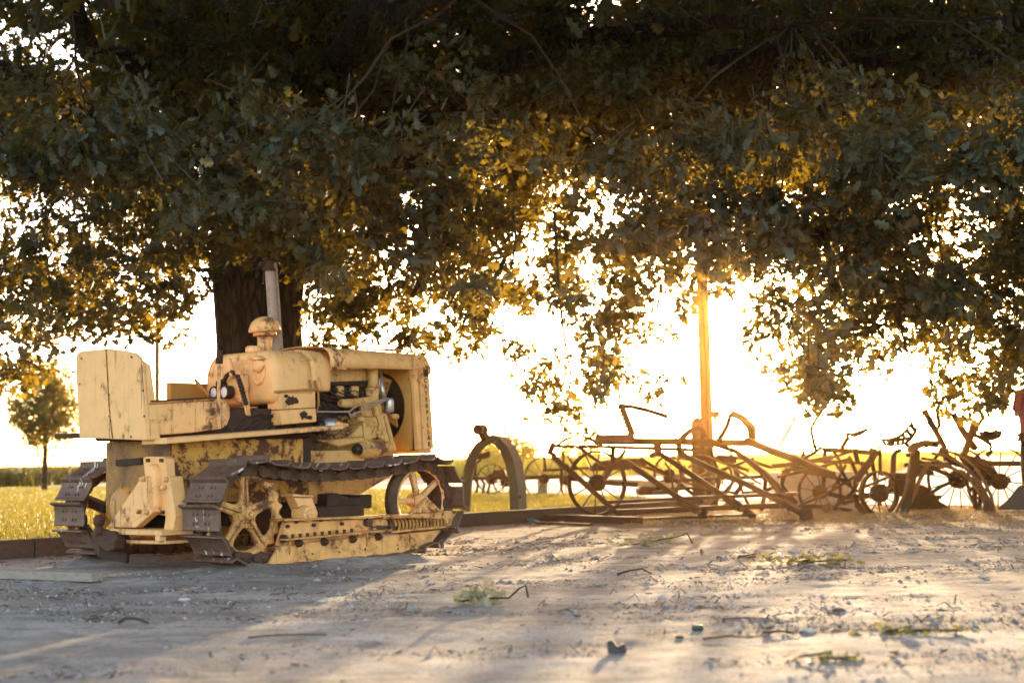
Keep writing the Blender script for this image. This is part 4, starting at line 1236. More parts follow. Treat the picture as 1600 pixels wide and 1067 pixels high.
# walking cultivator with a wooden beam and long curved tines
D5 = 16.9
t = implement('spring_tine_rake', 'rake of five long curved iron tines hanging from a short wooden beam', 'rake', 1440, 802)
pbar(t, 'wooden_beam', [(1421, 706, D5), (1428, 697, D5), (1446, 692, D5), (1466, 694, D5)], 11, 'rust_light')
pbar(t, 'wooden_leg', [(1430, 702, D5), (1428, 728, D5), (1420, 765, D5), (1413, 800, D5)], 11, 'rust_dark')
pbar(t, 'bleached_brace', [(1450, 722, D5), (1436, 752, D5), (1422, 785, D5)], 7, 'rust_light', depth=.02)
pbar(t, 'brace', [(1420, 748, D5 - .1), (1412, 775, D5 - .1), (1400, 801, D5 - .1)], 4, 'rust_light')
pbar(t, 'foot', [(1407, 795, D5), (1418, 801, D5)], 11, 'black')
for pts in ([(1467, 700), (1490, 707), (1508, 716), (1524, 730), (1538, 752), (1549, 775), (1555, 805)],
            [(1456, 708), (1480, 713), (1500, 724), (1520, 742), (1534, 762), (1542, 782), (1546, 803)],
            [(1440, 716), (1462, 719), (1486, 729), (1510, 745), (1528, 765), (1538, 785), (1541, 806)],
            [(1438, 725), (1460, 726), (1482, 730), (1505, 738), (1522, 750), (1538, 768), (1548, 790), (1551, 802)],
            [(1466, 704), (1486, 714), (1510, 730), (1530, 752), (1544, 778), (1551, 800)]):
    k = random.uniform(-.25, .25)
    pbar(t, 'tine', [(a, b_, D5 + k) for a, b_ in pts], 3.6, 'rust_light' if k < 0 else 'rust', depth=.035)
b = MB()
for px, py in ((1420, 711), (1417, 726), (1448, 697), (1462, 694)): b.bolt(at(px, py, D5 - .05), (-.6, -1, 0), 0.026, 0.05)
b.build('bolts', M['rust_dark'], t, origin=t.location)

# sulky plough at the right edge
D6 = 17.6
for pts, w_, m_ in (([(1400, 745), (1440, 735), (1490, 722)], 7, 'rust_dark'), ([(1424, 715), (1450, 728), (1496, 748)], 6, 'rust_dark'), ([(1440, 780), (1470, 760), (1497, 748)], 5, 'rust_dark'), ([(1470, 700), (1484, 722), (1510, 730)], 6, 'rust_dark'), ([(1398, 770), (1430, 778), (1470, 776)], 6, 'rust_dark')):
    k = random.uniform(.9, 1.4); pbar(tm, 'brace', [(a, c, D5 + k) for a, c in pts], w_, m_)
t = implement('sulky_plough', 'rusty riding plough with tall levers, small seat and dark mouldboard at the right edge', 'plough', 1560, 800)
wheel(t, 1562, 752, D6, 55, yaw=10, rimw=0.05, rimt=0.016, ns=12, hub=0.10, mat='rust_dark', phase=.1)
wheel(t, 1527, 765, D6 - .3, 32, yaw=64, rimw=0.05, rimt=0.014, ns=8, hub=0.06, mat='rust_dark')
pbar(t, 'axle', [(1562, 752, D6), (1577, 750, D6 - .1)], 9, 'rust_dark')
pbar(t, 'main_beam', [(1500, 712, D6), (1545, 724, D6), (1600, 724, D6), (1660, 724, D6)], 8, 'rust_dark')
pbar(t, 'lever', [(1489, 646, D6), (1500, 665, D6), (1512, 684, D6), (1526, 702, D6)], 8); pbar(t, 'lever', [(1522, 660, D6), (1516, 684, D6), (1506, 710, D6)], 9); pbar(t, 'lever', [(1538, 648, D6), (1529, 664, D6), (1521, 682, D6)], 5)
pbar(t, 'lever', [(1497, 668, D6), (1520, 702, D6)], 4)
iron_seat(t, at(1549, 687, D6), 0.13, 0.12, R(-4), holes=False, yaw=R(10))
pbar(t, 'seat_post', [(1524, 680, D6), (1536, 686, D6), (1548, 694, D6), (1549, 704, D6), (1542, 712, D6)], 6, 'rust_dark')
b = MB(); b.prism([at(1556, 796, D6 - .5), at(1574, 780, D6 - .5), at(1590, 760, D6 - .5), at(1612, 750, D6 - .5), at(1640, 752, D6 - .5), at(1640, 797, D6 - .5)], (0.1, .08, 0)); b.build('mouldboard', M['black'], t, origin=t.location, bevel=.01)
b = MB(); b.prism([at(1506, 716, D6 + .1), at(1540, 716, D6 + .1), at(1566, 745, D6 + .1), at(1556, 760, D6 + .1), at(1530, 742, D6 + .1)], (0, .25, 0)); b.build('frame_plate', M['rust_dark'], t, origin=t.location, bevel=.02)

# machines in the second row, seen through the arch and behind the tall wheel
D7 = 26.0
t = implement('seed_drill', 'far rusty machine with a seat and wheel, seen through the iron arch', 'seed drill', 765, 772, 'old machines in the second row')
wheel(t, 768, 748, D7, 23, yaw=15, rimw=.07, ns=10, hub=.1, mat='rust_dark'); wheel(t, 790, 752, D7 + 1, 20, yaw=15, rimw=.06, ns=10, hub=.1, mat='rust_dark')
pbar(t, 'main_beam', [(720, 747, D7 - .3), (765, 747, D7 - .3), (845, 745, D7 - .3)], 5); pbar(t, 'seat_post', [(742, 746, D7), (744, 724, D7), (752, 718, D7)], 4, 'rust_dark')
iron_seat(t, at(752, 716.5, D7), .17, .15, R(-5), holes=False)
b = MB(); b.prism([at(766, 744, D7), at(772, 734, D7), at(788, 733, D7), at(792, 744, D7)], (0, .3, 0)); b.build('seed_box', M['rust_dark'], t, origin=t.location)
for px in (742, 752, 760): pbar(t, 'tine', [(px, 748, D7 - .2), (px + 5, 757, D7 - .2), (px + 2, 770, D7 - .2)], 3.4, 'rust_dark')
t = implement('hay_rake', 'far rusty rake with two thin spoked wheels behind the short concrete post', 'hay rake', 870, 772, 'old machines in the second row')
wheel(t, 850, 748, D7, 34, yaw=25, rimw=.04, ns=12, hub=.09, mat='rust_dark', sp=.006); wheel(t, 884, 750, D7, 26, yaw=70, rimw=.04, ns=10, hub=.09, mat='rust_dark')
pbar(t, 'main_beam', [(810, 747, D7), (870, 744, D7), (905, 748, D7)], 6, 'rust_dark'); pbar(t, 'top_bar', [(848, 735, D7), (880, 733, D7), (945, 730, D7)], 4)
pbar(t, 'lever', [(849, 706, D7), (853, 736, D7)], 3.2); pbar(t, 'lever', [(880, 704, D7), (881, 735, D7)], 3.2); pbar(t, 'lever', [(886, 711, D7), (900, 732, D7)], 4)
t = implement('reaper', 'far rusty machine heap behind the tall wheel and crossing beams', 'reaper', 1000, 778, 'old machines in the second row')
D8 = 23.0
b = MB(); b.prism([at(920, 733, D8), at(930, 722, D8), at(960, 716, D8), at(1008, 716, D8), at(1012, 728, D8), at(985, 734, D8), at(925, 736, D8)], (0, .5, 0)); b.build('gear_case', M['rust_dark'], t, origin=t.location, bevel=.03)
b = MB(); b.prism([at(996, 765, D8), at(1012, 752, D8), at(1046, 748, D8), at(1062, 756, D8), at(1060, 772, D8), at(998, 774, D8)], (0, .5, 0)); b.build('cutter_shoe', M['rust'], t, origin=t.location, bevel=.03)
wheel(t, 1045, 742, D8, 30, yaw=35, rimw=.06, ns=10, hub=.1, mat='rust_dark'); wheel(t, 1118, 748, D8, 30, yaw=20, rimw=.06, ns=10, hub=.1, mat='rust_dark')
pbar(t, 'main_beam', [(950, 752, D8), (1040, 757, D8), (1130, 752, D8)], 9, 'concrete'); pbar(t, 'brace', [(1010, 730, D8), (1080, 750, D8)], 5, 'rust_dark')
pbar(t, 'lever', [(1056, 680, D8), (1060, 720, D8), (1064, 745, D8)], 3); pbar(t, 'brace', [(1075, 730, D8), (1110, 715, D8), (1170, 735, D8)], 5, 'rust_dark')
# concrete post and trough
b = MB(); c = gnd(848, 776); b.tube([(c.x, c.y, -.05), (c.x, c.y, .15), (c.x, c.y, .40), (c.x, c.y, .41)], [.095, .092, .09, .08], 12)
o = b.build('concrete_post', M['concrete'], None, origin=c); o.location = c; tag(o, 'short pale concrete post in the grass in front of the far rake', 'post')
b = MB()
a0, a1 = at(1216, 796, 20.2), at(1338, 796, 20.2); w_ = a1.x - a0.x; mx = (a0.x + a1.x) / 2; hz = at(1270, 737, 20.2).z
for (cx, cy, dx, dy) in ((0, 0, w_, .12), (0, .7, w_, .12), (-w_ / 2 + .06, .35, .12, .577), (w_ / 2 - .06, .35, .12, .577)): b.box((mx + cx, 20.2 + cy, hz / 2 - .03), (dx, dy, hz + .06))
b.box((mx, 20.55, .1), (w_ - .25, .57, .2))
b.box((mx + .14, 20.13, hz / 2), (.10, .03, hz - .04))
o = b.build('concrete_trough', M['concrete'], None, origin=(mx, 20.2, 0), bevel=.015); o.location = (mx, 20.2, 0); tag(o, 'pale rectangular concrete trough half hidden behind the rusty wheels', 'trough')

# ================================================================== POLES, POSTS
def pole(name, label, px, d, wpx, h, base_px=None, lean=0.0, extra=None):
    c0 = at(px, 700, d); r_ = wpx * d / FOC / 2
    b = MB(); b.tube([(0, 0, -.3), (lean * .3, 0, h * .3), (lean * .7, 0, h * .7), (lean, 0, h)], [r_ * 1.08, r_ * 1.02, r_ * .92, r_ * .85], 16)
    o = b.build(name, M['pole'], None); o.location = (c0.x, d, 0)
    return tag(o, label, 'pole')
p_ = pole('utility_pole', 'tall wooden utility pole rising into the oak leaves beside the low sun', 1106, 21.5, 19, 8.5, lean=-.05)
b = MB(); q = at(1118, 647, 21.4) - Vector(p_.location); b.box(q, (.12, .10, .10)); b.box(q + Vector((-.01, 0, -.08)), (.05, .06, .12)); b.build('meter_box', M['pole'], p_, bevel=.01)
b = MB(); b.tube([(.0, -.13, 0), (-.02, -.13, 2.0), (-.05, -.125, 4.0)], .012, 6); b.build('ground_wire', M['rust_dark'], p_)
for k in range(7):
    b = MB(); zz = 1.0 + .62 * k; b.tube([(.10 * (-1) ** k - .006 * zz, -.03, zz), (.17 * (-1) ** k - .006 * zz, -.05, zz + .01)], .012, 6); b.build('step_bolt', M['rust_dark'], p_)
pole('utility_pole', 'distant slim pole standing behind the tractor seat', 245, 44, 8, 9.5)
c = gnd(1093, 790); b = MB(); hz = at(1093, 652, c.y).z
b.tube([(0, 0, -.1), (0, 0, hz - .14), (0, 0, hz - .06), (0, 0, hz - .015), (0, 0, hz)], [.10, .095, .088, .055, .01], 16)
o = b.build('guard_post', M['pole'], None); o.location = c; tag(o, 'stubby round topped post just left of the tall wooden pole', 'post')

# ================================================================== LEAVES, BLADES
_lv = [(0, 0), (.35, 0), (.62, 0), (1.0, 0)]              # midrib (y, x)
_sd = [(.10, .05), (.25, .20), (.35, .09), (.55, .30), (.63, .14), (.84, .23)]
LEAF_V = np.array([(0, y, 0) for y, _ in _lv] + [(x, y, -.22 * x - .10 * y * y) for y, x in _sd] + [(-x, y, -.22 * x - .10 * y * y) for y, x in _sd])
LEAF_V[3, 2] = -.10; LEAF_V[2, 2] = -.03
LEAF_F = [(0, 4, 5, 6, 1), (1, 6, 7, 8, 2), (2, 8, 9, 3), (1, 12, 11, 10, 0), (2, 14, 13, 12, 1), (3, 15, 14, 2)]
def unit(a): return a / np.maximum(np.linalg.norm(a, axis=1, keepdims=True), 1e-9)
def leaves_mesh(name, P, Dv, Nv, size, mat, parent=None, wid=1.0):
    n = len(P)
    Dv = unit(Dv); A = unit(np.cross(Dv, Nv)); Nn = np.cross(A, Dv)
    T_ = LEAF_V
    sz = size[:, None]
    V = P[:, None, :] + sz[:, :, None] * (T_[None, :, 0, None] * wid * A[:, None, :] + T_[None, :, 1, None] * Dv[:, None, :] + T_[None, :, 2, None] * Nn[:, None, :])
    base = (np.arange(n) * len(T_))
    F = np.concatenate([np.asarray(f) for f in LEAF_F]); sizes1 = [len(f) for f in LEAF_F]
    FF = (base[:, None] + F[None, :]).ravel()
    return np_mesh(name, V.reshape(-1, 3), FF, np.tile(sizes1, n), mat, parent)
def sprays(C, per, size, spread=0.10, length=0.45, out=None):
    """leaf positions along short twigs: C = spray centres"""
    n = len(C)
    U = unit(RNG.normal(size=(n, 3)) * [1, 1, .55] + [0, -.25, -.38]); Ls = length * RNG.uniform(.7, 1.25, n)
    t = RNG.uniform(-.5, .55, (n, per))
    P = C[:, None, :] + U[:, None, :] * (Ls[:, None] * t)[:, :, None] + RNG.normal(size=(n, per, 3)) * spread * np.array([1, 1, .8]) * (1.1 - .5 * (t + .5))[:, :, None]
    Dv = U[:, None, :] * .7 + RNG.normal(size=(n, per, 3)) * .75 + [0, 0, -.22]
    Nv = RNG.normal(size=(n, per, 3)) * .55 + [0, -.30, .65]
    S_ = size * RNG.uniform(.45, 1.3, (n, per))
    return P.reshape(-1, 3), Dv.reshape(-1, 3), Nv.reshape(-1, 3), S_.ravel(), U, Ls
def twigs_mesh(name, A, B, r0, r1, mat, parent=None):
    n = len(A); d = unit(B - A); ref = np.tile([0.3, 0.2, 1.0], (n, 1)); a = unit(np.cross(d, ref)); b_ = np.cross(d, a)
    mid = (A + B) / 2 + RNG.normal(size=(n, 3)) * .02
    V = np.zeros((n, 9, 3))
    for i, (c, r_) in enumerate(((A, r0), (mid, (r0 + r1) / 2), (B, r1))):
        for k in range(3):
            q = 2 * PI * k / 3; V[:, i * 3 + k] = c + r_ * (a * math.cos(q) + b_ * math.sin(q))
    F = []
    for i in (0, 1):
        for k in range(3): F += [i * 3 + k, i * 3 + (k + 1) % 3, i * 3 + 3 + (k + 1) % 3, i * 3 + 3 + k]
    FF = (np.arange(n)[:, None] * 9 + np.array(F)[None, :]).ravel()
    return np_mesh(name, V.reshape(-1, 3), FF, np.full(n * 6, 4), mat, parent)
def blades_mesh(name, P, H, Wd, lean, mat, parent=None):
    n = len(P); ang = RNG.uniform(0, 2 * PI, n)
    L = np.stack([np.cos(ang), np.sin(ang), np.zeros(n)], 1) * (lean * H * RNG.uniform(.2, 1.2, n))[:, None]
    a2 = RNG.uniform(0, 2 * PI, n); W = np.stack([np.cos(a2), np.sin(a2), np.zeros(n)], 1) * (Wd / 2)[:, None]
    Z = np.array([0, 0, 1.0])
    V = np.zeros((n, 5, 3))
    V[:, 0] = P - W; V[:, 1] = P + W
    m = P + L * .35 + Z * (H * .6)[:, None]
    V[:, 2] = m + W * .8; V[:, 3] = m - W * .8; V[:, 4] = P + L + Z * (H * (1 - .25 * lean))[:, None]
    FF = (np.arange(n)[:, None] * 5 + np.array([0, 1, 2, 3, 3, 2, 4])[None, :]).ravel()
    return np_mesh(name, V.reshape(-1, 3), FF, np.tile([4, 3], n), mat, parent)

# ================================================================== OAK
TB = at(414, 700, 16.3); TX, TY = TB.x, TB.y
oak = thing('oak_tree', 'huge spreading oak with low hanging branches and a thick trunk behind the tractor', 'tree', (0, 0, 0))
b = MB()
prof = [(-.2, .78), (0.0, .70), (.25, .60), (.6, .53), (1.1, .495), (1.7, .475), (2.3, .475), (2.8, .52), (3.2, .56), (3.7, .48)]
b.tube([(TX - .02 * z + .03 * math.sin(z * 2), TY, z) for z, r_ in prof], [r_ for z, r_ in prof], 40)
rr = random.Random(3)
b.v = [(x + .025 * math.sin(11 * math.atan2(y - TY, x - TX) + z * .8), y + .025 * math.cos(9 * math.atan2(y - TY, x - TX) + z), z) for x, y, z in b.v]
trunk = b.build('trunk', M['bark'], oak)
LIMB = []
for ex_, ey, ez, r0 in ((-7.5, 12.6, 4.6, .20), (-9, 18, 5.2, .2), (-4.6, 10.8, 4.6, .17), (-.4, 11.2, 4.6, .2), (2.6, 12.4, 4.5, .22), (5.2, 13.6, 4.5, .20), (2.4, 18.6, 5.2, .2), (-3.2, 21.5, 5.6, .2), (7.2, 12.4, 4.7, .16), (-1, 14.6, 8.2, .22), (-4.2, 17.5, 8.6, .22)):
    a = Vector((TX, TY, 3.1)); e = Vector((ex_, ey, ez)); pts = []
    for k in range(10):
        u = k / 9
        p = a.lerp(e, u) + Vector((0, 0, 1.0 * math.sin(PI * u) * (1 - .3 * u))) + Vector((rr.uniform(-.18, .18), rr.uniform(-.18, .18), rr.uniform(-.12, .12))) * min(1, u * 3)
        pts.append(p)
    LIMB.append(pts)
    b = MB(); b.tube(pts, [r0 * (1 - .85 * k / 9) + .02 for k in range(10)], 10); b.build('limb', M['bark'], oak)

MAP = ["6557889999999999999999867899999999999999",
       "6446789999999999999999999998899999989899",
       "7656788999999999999999999999999999999999",
       "9999999999999899999999999999999999999999",
       "9999999999999988999999999999999999999999",
       "9999999999999999999999999999998999998999",
       "7799999999999999999998899999999999999889",
       "6546899999999998999888888889889999998888",
       "5436789999999999998877777888888889998788",
       "5555677886699998878766677766777888888788",
       "6665677753599998877767775123677777888788",
       "6566677630399998776676675224567778778888",
       "6664455510488887765565664012466657788888",
       "6522311000005555677336366521024665147888",
       "3100000000001101155155246531014664025676",
       "1000000000000000012023344421014453013642",
       "0000000000000000000000000023543101001310"]
TAU = [0, .14, .30, .55, .85, 1.2, 1.7, 2.5, 4.0, 6.5]
LA = 46 * .0044
def depth_for(px, py):
    u = RNG.random()
    if py < 120: return RNG.uniform(13, 19)
    if py < 180: return RNG.uniform(10.2, 12.5) if u < .15 else RNG.uniform(12.5, 18)
    if py < 280: return RNG.uniform(9.8, 11.8) if u < .38 else RNG.uniform(11.8, 17.5)
    if px < 340: return RNG.uniform(12.5, 19) if u < .85 else RNG.uniform(10.5, 12.5)
    if px < 700:
        if 330 < px < 490 and py > 380: return RNG.uniform(10.6, 14.5)
        return RNG.uniform(10.3, 11.9) if u < .55 else RNG.uniform(13, 19)
    if px < 890: return RNG.uniform(12.5, 19) if u < .8 else RNG.uniform(10.4, 12)
    if px < 1340: return RNG.uniform(10.4, 13) if u < .6 else RNG.uniform(13, 18)
    return RNG.uniform(11, 16.5)
CEN = []
for r_, row in enumerate(MAP):
    assert len(row) == 40, (r_, len(row))
    for c_ in range(-13, 53):
        dig = int(row[min(39, max(0, c_))])
        if 10 <= r_ <= 14 and (c_ in (25, 26) or (c_ in (28, 29) and r_ >= 11)): dig = min(dig, 2)
        tau = TAU[dig]
        if tau == 0: continue
        k = 0
        lam = 2.5 / 4 * tau * (1.75 if r_ >= 8 else 1.0) * (1.5 if c_ < 8 and r_ >= 6 else 1.0) * (40 * 12.5 / FOC) ** 2 / LA
        # area grows with depth: sample candidate count with depth weighting
        for _ in range(int(lam * 2.2 + RNG.random())):
            px, py = (c_ + RNG.random()) * 40, (r_ + RNG.random()) * 40
            d = depth_for(px, py)
            if RNG.random() > (d / 12.5) ** 2 / 2.2: continue
            p = at(px, py, d)
            for _k in range(RNG.integers(3, 6)):
                p2 = p + Vector(RNG.normal(size=3) * [.17, .17, .12])
                if p2.z > 0.62: CEN.append(p2)
CEN = np.array([tuple(p) for p in CEN])
_q = CEN - TORG; _lx, _ly = _q @ FX, _q @ LY
def pix(A):
    v = A - EYE; w_ = v @ _F
    return 800 + FOC * (v @ _R) / w_, 533.5 - FOC * (v @ _U) / w_
_px, _py = pix(CEN)
CEN = CEN[~(((_px > 335) & (_px < 488) & (_py > 415)) | ((_px > 392) & (_px < 458) & (_py > 375)))]
_px, _py = pix(CEN)
CEN = CEN[~(((_py > 598) & (_px > 935) & (_px < 1065)) | ((_py > 632) & (_px > 1190) & (_px < 1400)) | ((_py > 655) & (_px >= 1400)) | ((_py > 600) & (_px > 1560) & (_px < 1640)))]
_q = CEN - TORG; _lx, _ly = _q @ FX, _q @ LY
CEN = CEN[~((_lx > -1.8) & (_lx < 1.75) & (np.abs(_ly) < 1.2) & (CEN[:, 2] < 2.0))]
P, Dv, Nv, Sz, U_, Ls_ = sprays(CEN, 46, .098, .085, .42)
crown = leaves_mesh('crown', P, Dv, Nv, Sz, M['leaf'], oak, 1.2)
twigs_mesh('twigs', CEN - U_ * (Ls_ * .9)[:, None], CEN + U_ * (Ls_ * .45)[:, None], .006, .0025, M['twig'], oak)
UP = []                                                   # the part of the crown above the picture
for _ in range(6500):
    px, py, d = RNG.uniform(-520, 2120), RNG.uniform(-1700, 5), RNG.uniform(7.0, 20)
    p = at(px, py, d)
    if py > -280 and d < 11.5: continue
    if 2.9 < p.z < 10.5 and RNG.random() < (d / 20) ** 2 * 1.6 + .1: UP.append(tuple(p))
for _ in range(1500):                                     # unseen sprays added above the frame to darken the top leaves
    px, py, d = RNG.uniform(-400, 2000), RNG.uniform(-900, -250), RNG.uniform(8.0, 13.0)
    UP.append(tuple(at(px, py, d)))
for _ in range(4200):                                     # far side of the crown, thickened with added sprays to block the sun
    px, py, d = RNG.uniform(-420, 2020), RNG.uniform(-220, 265), RNG.uniform(17.5, 24)
    if (px < 175 and py < 130) or (850 < px < 1000 and py < 45): continue
    UP.append(tuple(at(px, py, d)))
UP = np.array(UP)
P, Dv, Nv, Sz, _, _ = sprays(UP, 24, .21, .22, .9)
leaves_mesh('upper_crown', P, Dv, Nv, Sz, M['leaf'], oak)
# branches that reach from the limbs to some sprays
LP = np.array([tuple(p) for l in LIMB for p in l[3:]])
pick = RNG.choice(len(CEN), 120, replace=False)
for i in pick:
    b = MB()
    c = CEN[i]; j = int(np.argmin(((LP - c) ** 2).sum(1) + RNG.uniform(0, 2, len(LP))))
    a, e = Vector(LP[j]), Vector(c)
    if (a - e).length > 5: continue
    pts = []
    for k in range(6):
        u = k / 5; pts.append(a.lerp(e, u) + Vector((rr.uniform(-.1, .1), rr.uniform(-.1, .1), .30 * math.sin(PI * u) + rr.uniform(-.06, .06))) * (1 if 0 < k < 5 else 0))
    b.tube(pts, [.013 * (1 - u / 6) + .003 for u in range(6)], 5)
    b.build('branch', M['twig'], oak, fix=False)
b = MB()
for pts, d in (([(866, 330), (872, 430), (880, 520), (893, 590), (884, 640)], 11.6), ([(1296, 380), (1302, 430), (1316, 462), (1336, 492)], 11.2), ([(1195, 380), (1181, 415), (1178, 450), (1187, 480)], 11.4),
               ([(1235, 500), (1255, 545), (1262, 580), (1275, 620)], 11.6), ([(1085, 330), (1075, 380)], 11), ([(1140, 180), (1152, 230), (1168, 260)], 10.6),
               ([(800, 330), (806, 370), (800, 420)], 11.5), ([(930, 500), (940, 540), (945, 600)], 11.8), ([(1395, 430), (1410, 520), (1430, 600), (1445, 660)], 12.5), ([(528, 320), (545, 290), (560, 260)], 10.8), ([(560, 372), (580, 385)], 10.6), ([(245, 225), (275, 205)], 10.7), ([(375, 240), (390, 200)], 10.7)):
    b.tube([at(a, c, d) for a, c in pts], [.010 * (1 - i / len(pts)) + .003 for i in range(len(pts))], 6)
build_each(b, 'hanging_twig', M['twig'], oak)

# ================================================================== YOUNG TREE, SHRUBS
def small_tree(name, label, cat, base, cz, rx, rz_, n, leaf, mat, stem_r, group=None):
    t = thing(name, label, cat, base, 0, group)
    b = MB(); b.tube([(0, 0, -.1), (.02, 0, cz * .5), (0, .02, cz), (.05, 0, cz + rz_ * .7)], [stem_r * 1.2, stem_r, stem_r * .8, stem_r * .25], 8)
    for k in range(9):
        q = k * 2.4; b.tube([(0, 0, cz - rz_ * .6 + k * rz_ * .11), (rx * .4 * math.cos(q), rx * .4 * math.sin(q), cz - rz_ * .3 + k * rz_ * .12), (rx * .8 * math.cos(q), rx * .8 * math.sin(q), cz + k * rz_ * .09)], [stem_r * .5, stem_r * .3, stem_r * .12], 5)
    b.build('trunk', M['bark'], t)
    m = n // 14
    v = unit(RNG.normal(size=(m, 3))) * (RNG.uniform(.15, 1, m) ** .45)[:, None]
    v *= (1 + .25 * np.sin(v[:, 0] * 7 + v[:, 2] * 5))[:, None]
    C = v * [rx, rx, rz_] + [0, 0, cz]
    C = C[(C[:, 2] > .25)]
    P, Dv, Nv, Sz, _, _ = sprays(C, 14, leaf, leaf * .9, leaf * 3.5)
    leaves_mesh('crown', P, Dv, Nv, Sz, M[mat], t)
    return t
g = gnd(69, 768); z = lambda py, px=69: at(px, py, g.y).z
small_tree('young_tree', 'young slender tree with a round backlit crown on the lawn, left of the tractor', 'tree', g, z(628), (117 - 12) / 2 * g.y / FOC * 1.08, 76 * g.y / FOC, 9500, .115, 'leaf_young', .07)
for px, d, top, r_, nm in ((805, 58, 676, 1.3, 'taller hazy bush beyond the road, seen just right of the iron arch'), (757, 62, 690, 1.2, 'lower hazy bush beyond the road, seen through the iron arch'), (905, 64, 682, 1.2, 'hazy bush beyond the road, seen above the tie bar of the cultivator')):
    c = at(px, 716, d); h = at(px, top, d).z
    small_tree('bush', nm, 'bush', (c.x, d, 0), h * .55, r_, h * .48, 1500, .20, 'crop', .05)

# ================================================================== GROUND
def vnoise(x, y, seed):
    r_ = np.random.default_rng(seed); G = r_.random((64, 64))
    xi, yi = np.floor(x).astype(int), np.floor(y).astype(int); fx_, fy = x - xi, y - yi
    fx_, fy = fx_ * fx_ * (3 - 2 * fx_), fy * fy * (3 - 2 * fy)
    g_ = lambda i, j: G[i % 64, j % 64]
    return (g_(xi, yi) * (1 - fx_) + g_(xi + 1, yi) * fx_) * (1 - fy) + (g_(xi, yi + 1) * (1 - fx_) + g_(xi + 1, yi + 1) * fx_) * fy
def ground_z(x, y):
    h = .016 * (vnoise(x * .8, y * 1.6, 1) - .5) + .009 * (vnoise(x * 2.3, y * 4.5, 2) - .5) + .008 * (vnoise(x * 7, y * 9, 3) - .5) + .007 * (vnoise(x * 19, y * 19, 4) - .5)
    fade = np.clip((y - 3) / 1.5, 0, 1) * np.clip((21 - y) / 4, 0, 1) * np.clip((9 - np.abs(x)) / 2, 0, 1)
    lx, ly = (x - TORG[0]) * FX[0] + (y - TORG[1]) * FX[1], (x - TORG[0]) * LY[0] + (y - TORG[1]) * LY[1]
    mound = np.clip((1.25 + lx) / .35, 0, 1) * np.clip((.80 - lx) / .35, 0, 1) * np.clip((.42 - np.abs(np.abs(ly) - .8)) / .22, 0, 1)
    return h * fade - .004 + mound * (.052 + .03 * (vnoise(x * 5, y * 5, 8) - .5))
xs = np.concatenate([np.linspace(-250, -12, 14), np.arange(-9, 9.01, .05), np.linspace(12, 250, 14)])
ys = np.concatenate([np.linspace(-35, 2, 8), np.arange(3.2, 20, .05), np.linspace(22, 390, 30)])
X, Y = np.meshgrid(xs, ys, indexing='ij'); Z = ground_z(X, Y)
V = np.stack([X, Y, Z], -1).reshape(-1, 3); nx, ny = X.shape
I = np.arange(nx * ny).reshape(nx, ny)
F = np.stack([I[:-1, :-1], I[1:, :-1], I[1:, 1:], I[:-1, 1:]], -1).reshape(-1, 4)
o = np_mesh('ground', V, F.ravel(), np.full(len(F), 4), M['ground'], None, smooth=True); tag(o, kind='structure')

def flat(name, pts, zz, mat, kind='structure'):
    b = MB(); b.add([(x, y, zz) for x, y in pts], [tuple(range(len(pts)))])
    o = b.build(name, M[mat], None, fix=False); return tag(o, kind=kind)
roadpoly = [(5.2, 19.0), (9, 16.5), (40, 12), (120, 60), (120, 138), (52, 138), (66, 215), (60, 215), (13, 48), (-1.5, 53), (-16, 58), (-16, 46), (-8, 42), (-.8, 29.5)]
flat('road', roadpoly, .012, 'road')
lawnpoly = [(-40, 5.3), (-9.1, 5.3), (2.6, 19.0), (1.9, 24), (-.8, 29.3), (-8, 41.5), (-16, 45.5), (-40, 40)]
def inside(poly, x, y):
    r_ = np.zeros(len(x), bool); n = len(poly)
    for i in range(n):
        (x0, y0), (x1, y1) = poly[i], poly[(i + 1) % n]
        c = ((y0 > y) != (y1 > y)) & (x < (x1 - x0) * (y - y0) / ((y1 - y0) if y1 != y0 else 1e-9) + x0); r_ ^= c
    return r_
flat('lawn', lawnpoly, .04, 'soil')
def scatter(poly, n, keep=None):
    px = np.array(poly); lo, hi = px.min(0), px.max(0); out = []
    while sum(len(a) for a in out) < n:
        q = RNG.uniform(lo, hi, (n * 2, 2)); q = q[inside(poly, q[:, 0], q[:, 1])]
        if keep is not None: q = q[RNG.random(len(q)) < keep(q[:, 0], q[:, 1])]
        out.append(q)
    return np.concatenate(out)[:n]
q = scatter(lawnpoly, 95000, lambda x, y: ((np.abs(x) < .40 * y + 1.0) * np.clip((13.0 / np.maximum(y, 5)) ** 1.5, 0, 1)))
dst = np.maximum(q[:, 1], 9)
o = blades_mesh('grass', np.c_[q, np.full(len(q), .036)], RNG.uniform(.05, .12, len(q)) * np.clip(16 / dst, .35, 1), .006 * dst / 10, .7, M['grass']); tag(o, kind='stuff')
def crop(name, poly, n, h, w, mt='crop'):
    q = scatter(poly, n, lambda x, y: (np.abs(x) < .55 * y + 2) * 1.0)
    o = blades_mesh(name, np.c_[q, np.zeros(len(q))], RNG.uniform(.55, 1.05, len(q)) * h, RNG.uniform(.7, 1.3, len(q)) * w, .8, M[mt]); tag(o, kind='stuff')
crop('crop_field', [(-40, 40.5), (-16, 46.2), (-16, 60), (-40, 56)], 30000, .86, .05, 'crop_dark')
crop('crop_field', [(-17, 58.5), (-1.5, 54), (12.8, 48.6), (40, 130), (-30, 130), (-34, 66)], 30000, .95, .09)
crop('crop_field', [(68, 216), (53, 139), (119, 139), (150, 160), (150, 240), (-20, 240), (10, 132), (41, 132)], 16000, 1.05, .16)
